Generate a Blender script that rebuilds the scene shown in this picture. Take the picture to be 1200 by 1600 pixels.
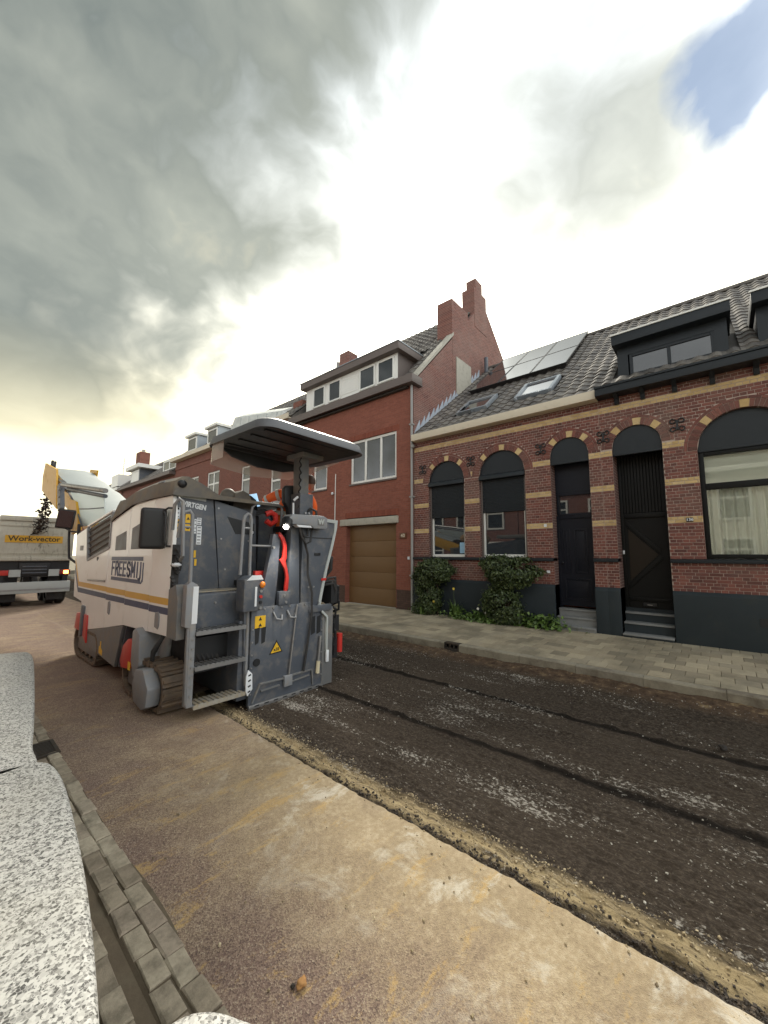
import bpy, bmesh, math, random
import numpy as np
from mathutils import Vector, Matrix, Euler, noise as mnoise
random.seed(7); np.random.seed(7)
SC = bpy.context.scene
for o in list(bpy.data.objects): bpy.data.objects.remove(o)
rad = math.radians
# ------------------------------------------------------------------ camera
CAM_F, CAM_A, CAM_P, CAM_R, CAM_H = 606.8, rad(49.121), rad(6.312), rad(.305), 2.0
fw = Vector((math.sin(CAM_A)*math.cos(CAM_P), math.cos(CAM_A)*math.cos(CAM_P), math.sin(CAM_P)))
r0 = Vector((math.cos(CAM_A), -math.sin(CAM_A), 0)); u0 = r0.cross(fw)
rt = r0*math.cos(CAM_R)+u0*math.sin(CAM_R); up = rt.cross(fw)
cd = bpy.data.cameras.new('camera'); cam = bpy.data.objects.new('camera', cd)
SC.collection.objects.link(cam); SC.camera = cam
cam.matrix_world = Matrix(((rt.x, up.x, -fw.x, 0), (rt.y, up.y, -fw.y, 0), (rt.z, up.z, -fw.z, CAM_H), (0, 0, 0, 1)))
cd.sensor_fit = 'VERTICAL'; cd.sensor_height = 32; cd.lens = CAM_F/1600*32
cd.clip_start = .05; cd.clip_end = 1500
SC.render.resolution_x, SC.render.resolution_y = 768, 1024
# ------------------------------------------------------------------ light
SUN_AZ, SUN_EL = rad(46), rad(40)            # azimuth from +Y towards +X
sdir = Vector((math.sin(SUN_AZ)*math.cos(SUN_EL), math.cos(SUN_AZ)*math.cos(SUN_EL), math.sin(SUN_EL)))
sl = bpy.data.lights.new('sun', 'SUN'); sl.energy = 2.4; sl.angle = rad(16); sl.color = (1, .93, .80)
so = bpy.data.objects.new('sun', sl); SC.collection.objects.link(so)
so.rotation_euler = sdir.to_track_quat('Z', 'Y').to_euler(); so.location = (20, 12, 30)
SC.view_settings.view_transform = 'Standard'; SC.view_settings.look = 'None'
SC.view_settings.exposure = 1.25; SC.view_settings.gamma = 1
# world: blue Nishita sky seen through gaps of a cloud deck
W = bpy.data.worlds.new('World'); SC.world = W; W.use_nodes = True
nt = W.node_tree; nt.nodes.clear()
def N(t, **k):
    n = nt.nodes.new(t)
    for a, b in k.items(): setattr(n, a, b)
    return n
def LK(a, b): nt.links.new(a, b)
def M(op, a, b=None, c=None, clamp=False):
    n = N('ShaderNodeMath', operation=op, use_clamp=clamp)
    for i, v in enumerate((a, b, c)):
        if v is None: continue
        if isinstance(v, (int, float)): n.inputs[i].default_value = v
        else: LK(v, n.inputs[i])
    return n.outputs[0]
def VM(op, a, b=None):
    n = N('ShaderNodeVectorMath', operation=op)
    for i, v in enumerate((a, b)):
        if v is None: continue
        if isinstance(v, (tuple, Vector)): n.inputs[i].default_value = tuple(v)
        else: LK(v, n.inputs[i])
    return n.outputs['Value'] if op in ('DOT_PRODUCT', 'LENGTH') else n.outputs[0]
def RAMP(f, pts, interp='LINEAR'):
    n = N('ShaderNodeValToRGB'); cr = n.color_ramp; cr.interpolation = interp
    while len(cr.elements) < len(pts): cr.elements.new(.5)
    for e, (p, c) in zip(cr.elements, pts):
        e.position = p; e.color = (c, c, c, 1) if isinstance(c, (int, float)) else (*c, 1)
    LK(f, n.inputs[0]); return n.outputs[0]
def MIX(f, a, b, mode='MIX'):
    n = N('ShaderNodeMix', data_type='RGBA', blend_type=mode)
    if isinstance(f, (int, float)): n.inputs[0].default_value = f
    else: LK(f, n.inputs[0])
    for i, v in ((6, a), (7, b)):
        if isinstance(v, tuple): n.inputs[i].default_value = (*v, 1)
        else: LK(v, n.inputs[i])
    return n.outputs[2]
sky = N('ShaderNodeTexSky', sky_type='NISHITA'); sky.sun_disc = False
sky.sun_elevation = SUN_EL; sky.sun_rotation = SUN_AZ; sky.air_density = 1.0; sky.dust_density = 1.0
geo = N('ShaderNodeTexCoord'); D = geo.outputs['Generated']
sp = N('ShaderNodeSeparateXYZ'); LK(D, sp.inputs[0])
zc = M('MAXIMUM', sp.outputs[2], .02)
inv = M('DIVIDE', 1.0, M('ADD', zc, .22))
cmb = N('ShaderNodeCombineXYZ'); LK(M('MULTIPLY', sp.outputs[0], inv), cmb.inputs[0]); LK(M('MULTIPLY', sp.outputs[1], inv), cmb.inputs[1])
PC = VM('MULTIPLY', D, (2.3, 2.3, 3.2))
def NOI(v, scale, det=6, rough=.55, dist=0.):
    n = N('ShaderNodeTexNoise'); n.inputs['Scale'].default_value = scale; n.inputs['Detail'].default_value = det
    n.inputs['Roughness'].default_value = rough; n.inputs['Distortion'].default_value = dist
    LK(v, n.inputs['Vector']); return n.outputs[0]
warp = N('ShaderNodeTexNoise'); warp.inputs['Scale'].default_value = 1.6; warp.inputs['Detail'].default_value = 4; LK(PC, warp.inputs['Vector'])
PW = VM('ADD', PC, VM('MULTIPLY', VM('SUBTRACT', warp.outputs[1], (.5, .5, .5)), (.5, .5, .5)))
big = NOI(PW, 1.3, 4, .5, .2); fine = NOI(PW, 3.4, 6, .52, .2)
sund = VM('DOT_PRODUCT', D, sdir)
# thick cloud bank on the west side of the street (a cloud deck with a soft edge)
bank_dir = Vector((-.162, .458, .874)).normalized()
bk = VM('DOT_PRODUCT', D, bank_dir)
nz = M('ADD', M('MULTIPLY', M('SUBTRACT', big, .5), .55), M('MULTIPLY', M('SUBTRACT', fine, .5), .26))
thick = RAMP(M('ADD', bk, nz), [(.57, 0.), (.86, 1.)])
lobe = RAMP(M('ADD', VM('DOT_PRODUCT', D, Vector((.04, .875, .482)).normalized()), M('MULTIPLY', nz, .6)), [(.85, 0.), (.99, 1.)])
lobe = M('MULTIPLY', lobe, RAMP(sp.outputs[2], [(.16, .25), (.36, 1.)]))
wisp = RAMP(M('ADD', VM('DOT_PRODUCT', D, Vector((.660, .150, .735)).normalized()), M('MULTIPLY', nz, .13)), [(.955, 0.), (1., .75)])
thick = M('MAXIMUM', M('MAXIMUM', thick, wisp), lobe)
thick = M('MULTIPLY', M('SUBTRACT', 1.0, M('POWER', 18., M('MULTIPLY', thick, -1.))), 1.0588)
# brightness of the thin cloud: bright round the veiled sun, duller away from it
glow = RAMP(M('ADD', M('MULTIPLY', M('ADD', sund, 1.0), .5), M('MULTIPLY', nz, .10)), [(.0, .80), (.45, .82), (.70, .92), (.86, 1.5), (.93, 2.4), (1.0, 3.4)])
hor = M('MULTIPLY', RAMP(sp.outputs[2], [(.0, 1.0), (.30, .85), (.8, 0.)]), RAMP(M('MULTIPLY', M('ADD', sund, 1.0), .5), [(.55, 0.), (.85, 1.)]))
warm = MIX(hor, (.97, 1.0, 1.0), (1.0, .90, .60))
thin = N('ShaderNodeVectorMath', operation='SCALE'); LK(warm, thin.inputs[0]); LK(M('MULTIPLY', glow, M('ADD', .82, M('MULTIPLY', nz, 1.3))), thin.inputs['Scale'])
dk = RAMP(M('ADD', .5, M('ADD', M('MULTIPLY', nz, 1.5), M('MULTIPLY', M('SUBTRACT', sund, .6), .5))), [(.15, (.060, .071, .070)), (.5, (.104, .119, .113)), (.80, (.21, .222, .195)), (1., (.42, .39, .29))])
dkh = MIX(RAMP(sp.outputs[2], [(.02, 1.), (.42, 0.)]), dk, (.36, .32, .19))
cloud = MIX(thick, thin.outputs[0], dkh)
# gap in the cloud with blue sky
gap_dir = Vector((.690, -.085, .720)).normalized()
gp = M('ADD', VM('DOT_PRODUCT', D, gap_dir), M('MULTIPLY', nz, .040))
gap = RAMP(gp, [(.9962, 0.), (1.0005, .80)], 'EASE')
blue = N('ShaderNodeVectorMath', operation='MULTIPLY'); LK(sky.outputs[0], blue.inputs[0]); blue.inputs[1].default_value = (.62, .66, .66)
cl10 = N('ShaderNodeVectorMath', operation='SCALE'); LK(cloud, cl10.inputs[0]); cl10.inputs['Scale'].default_value = 10.
allsky = MIX(gap, cl10.outputs[0], blue.outputs[0])
bg = N('ShaderNodeBackground'); LK(allsky, bg.inputs[0]); bg.inputs[1].default_value = .1
wo = N('ShaderNodeOutputWorld'); LK(bg.outputs[0], wo.inputs[0])
# ------------------------------------------------------------------ helpers
COL = SC.collection
ORIG = {}
def tag(o, label=None, cat=None, group=None, kind=None):
    if label: o['label'] = label
    if cat: o['category'] = cat
    if group: o['group'] = group
    if kind: o['kind'] = kind
    return o
def thing(name, label, cat, loc=(0, 0, 0), group=None):
    o = bpy.data.objects.new(name, None); COL.objects.link(o); o.location = loc; o.empty_display_size = .2
    ORIG[o.name] = Vector(loc); return tag(o, label, cat, group)
def link(name, me, m, parent=None, loc=None):
    """link mesh data given in world coordinates (or local when loc is given)"""
    o = bpy.data.objects.new(name, me); COL.objects.link(o)
    if m is not None and not me.materials: me.materials.append(m)
    if parent is not None:
        po = ORIG[parent.name]; o.parent = parent
        if loc is None: me.transform(Matrix.Translation(-po)); ORIG[o.name] = po.copy()
        else: o.location = Vector(loc)-po; ORIG[o.name] = Vector(loc)
    else:
        if loc is not None: o.location = loc
        ORIG[o.name] = Vector(loc) if loc is not None else Vector((0, 0, 0))
    return o
class MB:
    def __init__(s): s.v = []; s.f = []; s.mi = []; s.cur = 0
    def add(s, vs, fs):
        b = len(s.v); s.v += [tuple(v) for v in vs]
        for f in fs: s.f.append([b+i for i in f]); s.mi.append(s.cur)
        return s
    def box(s, x0, x1, y0, y1, z0, z1):
        return s.add([(x0, y0, z0), (x1, y0, z0), (x1, y1, z0), (x0, y1, z0), (x0, y0, z1), (x1, y0, z1), (x1, y1, z1), (x0, y1, z1)],
                     [(0, 3, 2, 1), (4, 5, 6, 7), (0, 1, 5, 4), (1, 2, 6, 5), (2, 3, 7, 6), (3, 0, 4, 7)])
    def obox(s, c, size, rot=None):
        R = rot if rot is not None else Matrix.Identity(3); c = Vector(c); hx, hy, hz = [a/2 for a in size]
        vs = [c+R@Vector((a*hx, b*hy, d*hz)) for d in (-1, 1) for a, b in ((-1, -1), (1, -1), (1, 1), (-1, 1))]
        return s.add(vs, [(0, 3, 2, 1), (4, 5, 6, 7), (0, 1, 5, 4), (1, 2, 6, 5), (2, 3, 7, 6), (3, 0, 4, 7)])
    def bar(s, a, b, w, h, upv=(0, 0, 1)):
        a, b = Vector(a), Vector(b); d = (b-a); L = d.length; d.normalize(); u = Vector(upv); r = d.cross(u)
        if r.length < 1e-4: r = d.cross(Vector((1, 0, 0)))
        r.normalize(); u = r.cross(d)
        return s.obox((a+b)/2, (w, L, h), Matrix((r, d, u)).transposed())
    def prism(s, poly, axis, a, b):
        """polygon of 2D points extruded along axis; for X: (y,z), Y: (x,z), Z: (x,y)"""
        def P(p, t): return {'X': (t, p[0], p[1]), 'Y': (p[0], t, p[1]), 'Z': (p[0], p[1], t)}[axis]
        n = len(poly); vs = [P(p, a) for p in poly]+[P(p, b) for p in poly]
        fs = [tuple(range(n))[::-1], tuple(range(n, 2*n))]+[(i, (i+1) % n, n+(i+1) % n, n+i) for i in range(n)]
        return s.add(vs, fs)
    def tube(s, path, r, n=8, cap=True):
        path = [Vector(p) for p in path]; rs = r if isinstance(r, (list, tuple)) else [r]*len(path)
        vs = []; fs = []; pu = None
        for i, p in enumerate(path):
            d = (path[min(i+1, len(path)-1)]-path[max(i-1, 0)]).normalized()
            if pu is None: pu = d.orthogonal().normalized()
            pu = (pu-d*pu.dot(d)); pu = pu.normalized() if pu.length > 1e-6 else d.orthogonal().normalized()
            w = d.cross(pu)
            for k in range(n):
                a = 2*math.pi*k/n; vs.append(p+(pu*math.cos(a)+w*math.sin(a))*rs[i])
        for i in range(len(path)-1):
            for k in range(n): fs.append((i*n+k, i*n+(k+1) % n, (i+1)*n+(k+1) % n, (i+1)*n+k))
        if cap: fs.append(tuple(range(n))[::-1]); fs.append(tuple(range((len(path)-1)*n, len(path)*n)))
        return s.add(vs, fs)
    def cyl(s, a, b, r, n=16, r2=None): return s.tube([a, b], [r, r if r2 is None else r2], n)
    def ball(s, c, rx, ry, rz, nu=12, nv=8):
        c = Vector(c); vs = [c+Vector((0, 0, rz))]; fs = []
        for j in range(1, nv):
            t = math.pi*j/nv
            for i in range(nu):
                a = 2*math.pi*i/nu; vs.append(c+Vector((rx*math.sin(t)*math.cos(a), ry*math.sin(t)*math.sin(a), rz*math.cos(t))))
        vs.append(c-Vector((0, 0, rz)))
        for i in range(nu): fs.append((0, 1+i, 1+(i+1) % nu))
        for j in range(nv-2):
            for i in range(nu): a = 1+j*nu; fs.append((a+i, a+nu+i, a+nu+(i+1) % nu, a+(i+1) % nu))
        L = len(vs)-1; a = 1+(nv-2)*nu
        for i in range(nu): fs.append((L, a+(i+1) % nu, a+i))
        return s.add(vs, fs)
    def mesh(s, name='m'):
        me = bpy.data.meshes.new(name); me.from_pydata(s.v, [], s.f); me.update(); return me
    def build(s, name, m, parent=None, bevel=0., smooth=False, loc=None, segs=2):
        me = s.mesh(name); bm = bmesh.new(); bm.from_mesh(me)
        bmesh.ops.recalc_face_normals(bm, faces=bm.faces)
        if bevel > 0:
            bmesh.ops.remove_doubles(bm, verts=bm.verts, dist=1e-5)
            es = [e for e in bm.edges if len(e.link_faces) == 2 and e.calc_face_angle(0) > .5]
            try: bmesh.ops.bevel(bm, geom=es, offset=bevel, segments=segs, affect='EDGES', profile=.6, clamp_overlap=True)
            except Exception: pass
        if smooth or bevel > 0:
            for f in bm.faces: f.smooth = True
            if bevel > 0 or smooth == 'auto':
                for e in bm.edges: e.smooth = (e.calc_face_angle(0) < .7) if len(e.link_faces) == 2 else True
        bm.to_mesh(me); bm.free()
        ms = m if isinstance(m, (list, tuple)) else [m]
        for mm in ms: me.materials.append(mm)
        if len(ms) > 1 and bevel == 0:
            for p, k in zip(me.polygons, s.mi): p.material_index = k
        if loc is not None: me.transform(Matrix.Translation(-Vector(loc)))
        return link(name, me, None, parent, loc)
def arc(c, r, a0, a1, n):
    return [(c[0]+r*math.cos(a0+(a1-a0)*i/n), c[1]+r*math.sin(a0+(a1-a0)*i/n)) for i in range(n+1)]
def text_mesh(body, size, bold=0.0, sx=1.0, extrude=.002, align='CENTER', spacing=1.0):
    c = bpy.data.curves.new('lettering', 'FONT'); c.body = body; c.size = size; c.extrude = extrude; c.offset = bold
    c.align_x = align; c.align_y = 'CENTER'; c.space_character = spacing; c.resolution_u = 3
    o = bpy.data.objects.new('lettering', c); COL.objects.link(o)
    dg = bpy.context.evaluated_depsgraph_get(); me = bpy.data.meshes.new_from_object(o.evaluated_get(dg))
    bpy.data.objects.remove(o); me.transform(Matrix.Diagonal((sx, 1, 1, 1))); return me
def lettering(name, body, size, m, parent, pos, xdir, updir, **k):
    me = text_mesh(body, size, **k); x = Vector(xdir).normalized(); u = Vector(updir).normalized(); z = x.cross(u)
    me.transform(Matrix.Translation(Vector(pos))@Matrix((x, u, z)).transposed().to_4x4())
    me.materials.clear(); me.materials.append(m)
    return link(name, me, None, parent)
# ------------------------------------------------------------------ materials
def nodes(name):
    global nt
    m = bpy.data.materials.new(name); m.use_nodes = True; nt = m.node_tree
    b = nt.nodes['Principled BSDF']; return m, b
def POS(): return N('ShaderNodeNewGeometry').outputs['Position']
def SCALEV(v, s):
    n = N('ShaderNodeVectorMath', operation='MULTIPLY'); LK(v, n.inputs[0]); n.inputs[1].default_value = s; return n.outputs[0]
def BUMP(b, h, strength=.3, dist=.01):
    n = N('ShaderNodeBump'); n.inputs['Strength'].default_value = strength; n.inputs['Distance'].default_value = dist
    LK(h, n.inputs['Height']); LK(n.outputs[0], b.inputs['Normal'])
def mat(name, col, rough=.6, metal=0., var=.12, vs=4., bump=0., bs=60., dirt=None, damt=.5, ds=6., coat=0., spec=None):
    m, b = nodes(name); p = POS()
    n1 = NOI(p, vs, 5, .6); f = M('ADD', 1-var, M('MULTIPLY', n1, 2*var))
    c = N('ShaderNodeVectorMath', operation='SCALE'); c.inputs[0].default_value = col; LK(f, c.inputs['Scale']); out = c.outputs[0]
    rr = M('ADD', rough-.08, M('MULTIPLY', NOI(p, vs*3, 4), .16), clamp=True)
    if dirt:
        msk = RAMP(NOI(p, ds, 8, .65), [(max(0., .72-damt*.5), 0.), (min(1., .86-damt*.3), 1.)])
        out = MIX(M('MULTIPLY', msk, min(1., damt*1.3)), out, dirt); rr = M('ADD', rr, M('MULTIPLY', msk, .25), clamp=True)
    LK(out, b.inputs['Base Color']); LK(rr, b.inputs['Roughness']); b.inputs['Metallic'].default_value = metal
    if coat: b.inputs['Coat Weight'].default_value = coat
    if spec is not None: b.inputs['Specular IOR Level'].default_value = spec
    if bump: BUMP(b, NOI(p, bs, 6, .6), bump, .01)
    return m
def emit(name, col, strength):
    m, b = nodes(name); b.inputs['Base Color'].default_value = (*col, 1); b.inputs['Emission Color'].default_value = (*col, 1)
    b.inputs['Emission Strength'].default_value = strength; return m
def glass(name, tint=(.02, .025, .03), rough=.02):
    m, b = nodes(name); b.inputs['Base Color'].default_value = (*tint, 1); b.inputs['Roughness'].default_value = rough
    b.inputs['Specular IOR Level'].default_value = .8; b.inputs['IOR'].default_value = 1.6
    BUMP(b, NOI(POS(), 1.3, 2), .02, .02); return m
def clearglass(name, tint=(.93, .95, .92), mixf=.75):
    m, b = nodes(name); nt.nodes.remove(b); o = nt.nodes['Material Output']
    t = N('ShaderNodeBsdfTransparent'); t.inputs[0].default_value = (*tint, 1); g = N('ShaderNodeBsdfGlossy'); g.inputs['Roughness'].default_value = .02
    fr = N('ShaderNodeFresnel'); fr.inputs[0].default_value = 1.55; mx = N('ShaderNodeMixShader')
    LK(M('MULTIPLY', fr.outputs[0], 1.0, clamp=True), mx.inputs[0]); LK(t.outputs[0], mx.inputs[1]); LK(g.outputs[0], mx.inputs[2]); LK(mx.outputs[0], o.inputs[0]); return m
def island():
    g = N('ShaderNodeNewGeometry'); oi = N('ShaderNodeObjectInfo')
    return M('FRACT', M('ADD', g.outputs['Random Per Island'], M('MULTIPLY', oi.outputs['Random'], 7.31)))
def piece_mat(name, cols, rough=.85, vs=18., var=.25, bump=.4, bs=90., stain=None, sscale=1.5, samt=.5):
    """material for single pieces: a colour of its own for each piece, plus grain and wear"""
    m, b = nodes(name); p = POS(); k = island()
    pts = [(i/(len(cols)-1), c) for i, c in enumerate(cols)]; c0 = RAMP(k, pts)
    f = M('ADD', 1-var, M('MULTIPLY', NOI(p, vs, 6, .65), 2*var)); c = N('ShaderNodeVectorMath', operation='SCALE'); LK(c0, c.inputs[0]); LK(f, c.inputs['Scale']); out = c.outputs[0]
    if stain: out = MIX(M('MULTIPLY', RAMP(NOI(p, sscale, 7, .65), [(.45, 0.), (.68, 1.)]), samt), out, stain)
    LK(out, b.inputs['Base Color']); b.inputs['Roughness'].default_value = rough
    BUMP(b, NOI(p, bs, 6, .65), bump, .006); return m
def brickmat(name, c1, c2, mortar, axis='X', bw=.224, bh=.0706, bump=.5, stain=(.1, .07, .06), samt=.35):
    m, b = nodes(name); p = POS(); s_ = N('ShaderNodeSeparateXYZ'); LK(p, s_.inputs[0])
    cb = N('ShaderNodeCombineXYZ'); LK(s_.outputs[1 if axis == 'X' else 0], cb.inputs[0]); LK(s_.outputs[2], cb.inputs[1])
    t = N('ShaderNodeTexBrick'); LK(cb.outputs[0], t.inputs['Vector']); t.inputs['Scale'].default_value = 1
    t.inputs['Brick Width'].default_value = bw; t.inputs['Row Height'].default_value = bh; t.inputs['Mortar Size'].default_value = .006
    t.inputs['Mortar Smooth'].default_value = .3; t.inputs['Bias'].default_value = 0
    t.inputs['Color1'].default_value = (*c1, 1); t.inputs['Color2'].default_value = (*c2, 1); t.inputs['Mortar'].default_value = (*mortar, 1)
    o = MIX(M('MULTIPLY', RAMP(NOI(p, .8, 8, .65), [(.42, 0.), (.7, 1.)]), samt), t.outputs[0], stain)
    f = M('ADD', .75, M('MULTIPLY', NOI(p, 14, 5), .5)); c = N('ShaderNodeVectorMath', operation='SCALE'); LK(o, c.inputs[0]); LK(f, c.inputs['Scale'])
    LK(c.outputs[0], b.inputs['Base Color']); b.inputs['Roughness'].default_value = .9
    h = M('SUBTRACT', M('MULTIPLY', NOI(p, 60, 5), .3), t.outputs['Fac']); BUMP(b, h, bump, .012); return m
MT = {}
MT['white'] = mat('white_paint', (.86, .86, .84), .38, var=.04, vs=2, dirt=(.56, .50, .42), damt=.26, ds=2.2, coat=.3)
MT['slate'] = mat('slate_paint', (.082, .094, .115), .42, var=.16, vs=2.2, dirt=(.22, .20, .175), damt=.46, ds=7, bump=.03, bs=90)
MT['grey'] = mat('grey_paint', (.15, .155, .158), .5, var=.1, vs=3, dirt=(.28, .235, .185), damt=.5, ds=6)
MT['midgrey'] = mat('mid_grey_paint', (.23, .24, .255), .45, var=.1, dirt=(.33, .28, .22), damt=.46, ds=9)
MT['palegrey'] = mat('pale_grey_strip', (.42, .45, .44), .45, var=.06, dirt=(.3, .27, .23), damt=.3)
MT['hood'] = mat('dusty_hood', (.115, .108, .098), .55, var=.12, dirt=(.27, .22, .15), damt=.55, ds=2.6)
MT['black'] = mat('black_plastic', (.013, .014, .016), .5, var=.2, dirt=(.06, .055, .05), damt=.3)
MT['rubber'] = mat('rubber', (.025, .025, .026), .7, var=.2, dirt=(.13, .11, .09), damt=.4, ds=9)
MT['steel'] = mat('worn_steel', (.33, .33, .33), .4, .8, var=.15, dirt=(.2, .17, .14), damt=.4)
MT['tread'] = mat('step_tread', (.40, .38, .33), .55, .5, var=.2, vs=20, dirt=(.42, .31, .15), damt=.55, ds=14)
MT['track'] = mat('track_steel', (.14, .11, .085), .65, .4, var=.3, vs=12, dirt=(.24, .17, .11), damt=.6, ds=8, bump=.3, bs=50)
MT['red'] = mat('red_paint', (.52, .030, .022), .4, var=.1, dirt=(.2, .1, .07), damt=.25)
MT['yellow'] = mat('yellow_paint', (.68, .38, .03), .45, var=.1, dirt=(.30, .20, .09), damt=.35, ds=4)
MT['stripe_y'] = mat('yellow_stripe', (.66, .38, .05), .4, var=.05)
MT['stripe_b'] = mat('blue_stripe', (.035, .055, .13), .4, var=.05)
MT['sticker_y'] = mat('sticker_yellow', (.75, .45, .02), .5, var=.08)
MT['sticker_w'] = mat('sticker_white', (.72, .75, .78), .5, var=.06)
MT['orange'] = mat('hi_vis_orange', (.85, .13, .02), .8, var=.12, vs=12, bump=.3, bs=30)
MT['reflect'] = mat('reflective_tape', (.45, .42, .36), .5, var=.1)
MT['skin'] = mat('skin', (.42, .22, .15), .6, var=.06)
MT['hair'] = mat('hair', (.06, .032, .02), .7, var=.3, vs=60)
MT['anthracite'] = mat('anthracite_paint', (.017, .022, .027), .45, var=.12, dirt=(.05, .05, .047), damt=.28, ds=3, spec=.3)
MT['plinth'] = mat('plinth_paint', (.026, .035, .041), .6, var=.15, vs=2, dirt=(.07, .07, .06), damt=.34, ds=1.6, bump=.12, bs=25, spec=.3)
MT['doorblue'] = mat('door_paint', (.008, .010, .017), .45, var=.1, spec=.25)
MT['doorblack'] = mat('black_door_paint', (.0055, .006, .006), .5, var=.1, spec=.22)
MT['cream'] = mat('cream_gutter', (.62, .55, .43), .6, var=.08, vs=2, dirt=(.32, .28, .2), damt=.3)
MT['wframe'] = mat('white_frame', (.76, .76, .72), .4, var=.04)
MT['brown'] = mat('brown_trim', (.13, .105, .095), .55, var=.1, vs=2)
MT['zinc'] = mat('zinc', (.36, .40, .44), .45, .6, var=.12, vs=8)
MT['pipe'] = mat('pvc_pipe', (.30, .30, .29), .5, var=.1)
MT['lead'] = mat('lead_flashing', (.48, .54, .62), .5, .3, var=.15, vs=6)
MT['concrete'] = mat('concrete', (.42, .40, .34), .9, var=.15, vs=5, bump=.2, dirt=(.2, .19, .16), damt=.4)
MT['glass'] = glass('window_glass'); MT['clear'] = clearglass('clear_glass')
m, b = nodes('solar_glass'); nt.nodes.remove(b); g1 = N('ShaderNodeBsdfGlossy'); g1.inputs['Roughness'].default_value = .06; g2 = N('ShaderNodeBsdfDiffuse'); g2.inputs[0].default_value = (.012, .012, .014, 1); gm = N('ShaderNodeMixShader'); gm.inputs[0].default_value = .52; LK(g2.outputs[0], gm.inputs[1]); LK(g1.outputs[0], gm.inputs[2]); LK(gm.outputs[0], nt.nodes['Material Output'].inputs[0]); MT['solar'] = m
MT['curtain'] = mat('curtain', (.84, .84, .80), .9, var=.05)
MT['garage'] = mat('garage_brown', (.165, .092, .036), .55, var=.08, vs=1.5)
# ------------------------------------------------------------------ ground, road, pavements
def grid_mesh(name, xs, ys, Z):
    nx, ny = len(xs), len(ys); X, Y = np.meshgrid(xs, ys); V = np.stack([X, Y, Z], -1).reshape(-1, 3)
    i = np.arange(nx*ny).reshape(ny, nx); q = np.stack([i[:-1, :-1], i[:-1, 1:], i[1:, 1:], i[1:, :-1]], -1).reshape(-1, 4)
    me = bpy.data.meshes.new(name); me.vertices.add(len(V)); me.vertices.foreach_set('co', V.ravel().astype(np.float32))
    me.loops.add(q.size); me.loops.foreach_set('vertex_index', q.ravel().astype(np.int32)); me.polygons.add(len(q))
    me.polygons.foreach_set('loop_start', np.arange(0, q.size, 4, dtype=np.int32)); me.polygons.foreach_set('use_smooth', np.ones(len(q), bool))
    me.update(calc_edges=True); return me
def smooth_noise(shape, sy, sx, seed):
    r = np.random.RandomState(seed).randn(*shape)
    def bl(a, s, ax):
        k = max(1, int(s*3)); w = np.exp(-.5*(np.arange(-k, k+1)/max(s, .1))**2); w /= w.sum()
        return np.apply_along_axis(lambda v: np.convolve(np.pad(v, k, mode='wrap'), w, 'valid'), ax, a)
    if sx > 0: r = bl(r, sx, 1)
    if sy > 0: r = bl(r, sy, 0)
    return r/r.std()
CUT = 2.52
def cut_x(y): return CUT + .006*math.sin(y*1.3+.5) + .004*math.sin(y*7.1) + .004*math.sin(y*17.3+1) + .004*math.sin(y*41) + .003*math.sin(y*97) + max(0, .035*(y-3.0)*.5)*(y < 6)
# earth
m, b = nodes('earth'); LK(RAMP(NOI(POS(), .3, 6), [(.3, (.10, .085, .06)), (.7, (.15, .13, .09))]), b.inputs['Base Color']); b.inputs['Roughness'].default_value = .95
tag(MB().add([(-400, -400, -.45), (400, -400, -.45), (400, 500, -.45), (-400, 500, -.45)], [(0, 1, 2, 3)]).build('ground', m), kind='structure')
# old red-brown road surface
m, b = nodes('old_road'); p = POS(); s_ = N('ShaderNodeSeparateXYZ'); LK(p, s_.inputs[0])
vor = N('ShaderNodeTexVoronoi'); vor.inputs['Scale'].default_value = 150; LK(p, vor.inputs['Vector'])
agg = RAMP(vor.outputs['Color'], [(.0, (.085, .055, .044)), (.45, (.185, .120, .095)), (.8, (.26, .185, .145)), (1., (.42, .36, .29))])
broad = NOI(p, .9, 6, .6, .4); med = NOI(p, 3.2, 8, .68, .6); fin = NOI(p, 26, 6, .7)
nearcut = RAMP(s_.outputs[0], [(0., 0.), (1., 1.)]);
xf = M('MULTIPLY', M('SUBTRACT', s_.outputs[0], 1.25), .85, clamp=True)             # dust swept towards the milled edge
yf = M('SUBTRACT', 1.0, M('MULTIPLY', M('SUBTRACT', s_.outputs[1], 2.6), .34, clamp=True))
dm = M('ADD', M('MULTIPLY', M('MULTIPLY', xf, yf), .50), M('ADD', M('MULTIPLY', broad, .55), M('MULTIPLY', med, .42)))
arnd = N('ShaderNodeSeparateColor'); LK(vor.outputs['Color'], arnd.inputs[0]); dm = M('ADD', dm, M('MULTIPLY', M('SUBTRACT', M('ADD', M('MULTIPLY', arnd.outputs[1], .6), M('MULTIPLY', NOI(p, 90, 4, .7), .8)), .7), .34))
dust = RAMP(dm, [(.40, 0.), (.60, .50), (.86, 1.)])
dcol = RAMP(M('ADD', M('MULTIPLY', fin, .6), M('MULTIPLY', med, .4)), [(.30, (.24, .18, .105)), (.5, (.40, .31, .185)), (.70, (.58, .48, .33))])
o1 = MIX(M('MULTIPLY', dust, .88), agg, dcol)
stk = N('ShaderNodeMapping'); stk.inputs['Rotation'].default_value = (0, 0, rad(35)); stk.inputs['Scale'].default_value = (1, 3.2, 1); LK(p, stk.inputs['Vector'])
sand = RAMP(M('ADD', NOI(stk.outputs[0], 1.5, 8, .70, .5), M('MULTIPLY', M('SUBTRACT', NOI(p, 55, 5, .7), .5), .30)), [(.555, 0.), (.65, .85)])
o2 = MIX(M('MULTIPLY', sand, M('ADD', .25, M('MULTIPLY', yf, .6))), o1, (.50, .33, .12))
pale = RAMP(NOI(p, 2.1, 9, .72, .8), [(.53, 0.), (.64, .9)])
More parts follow.
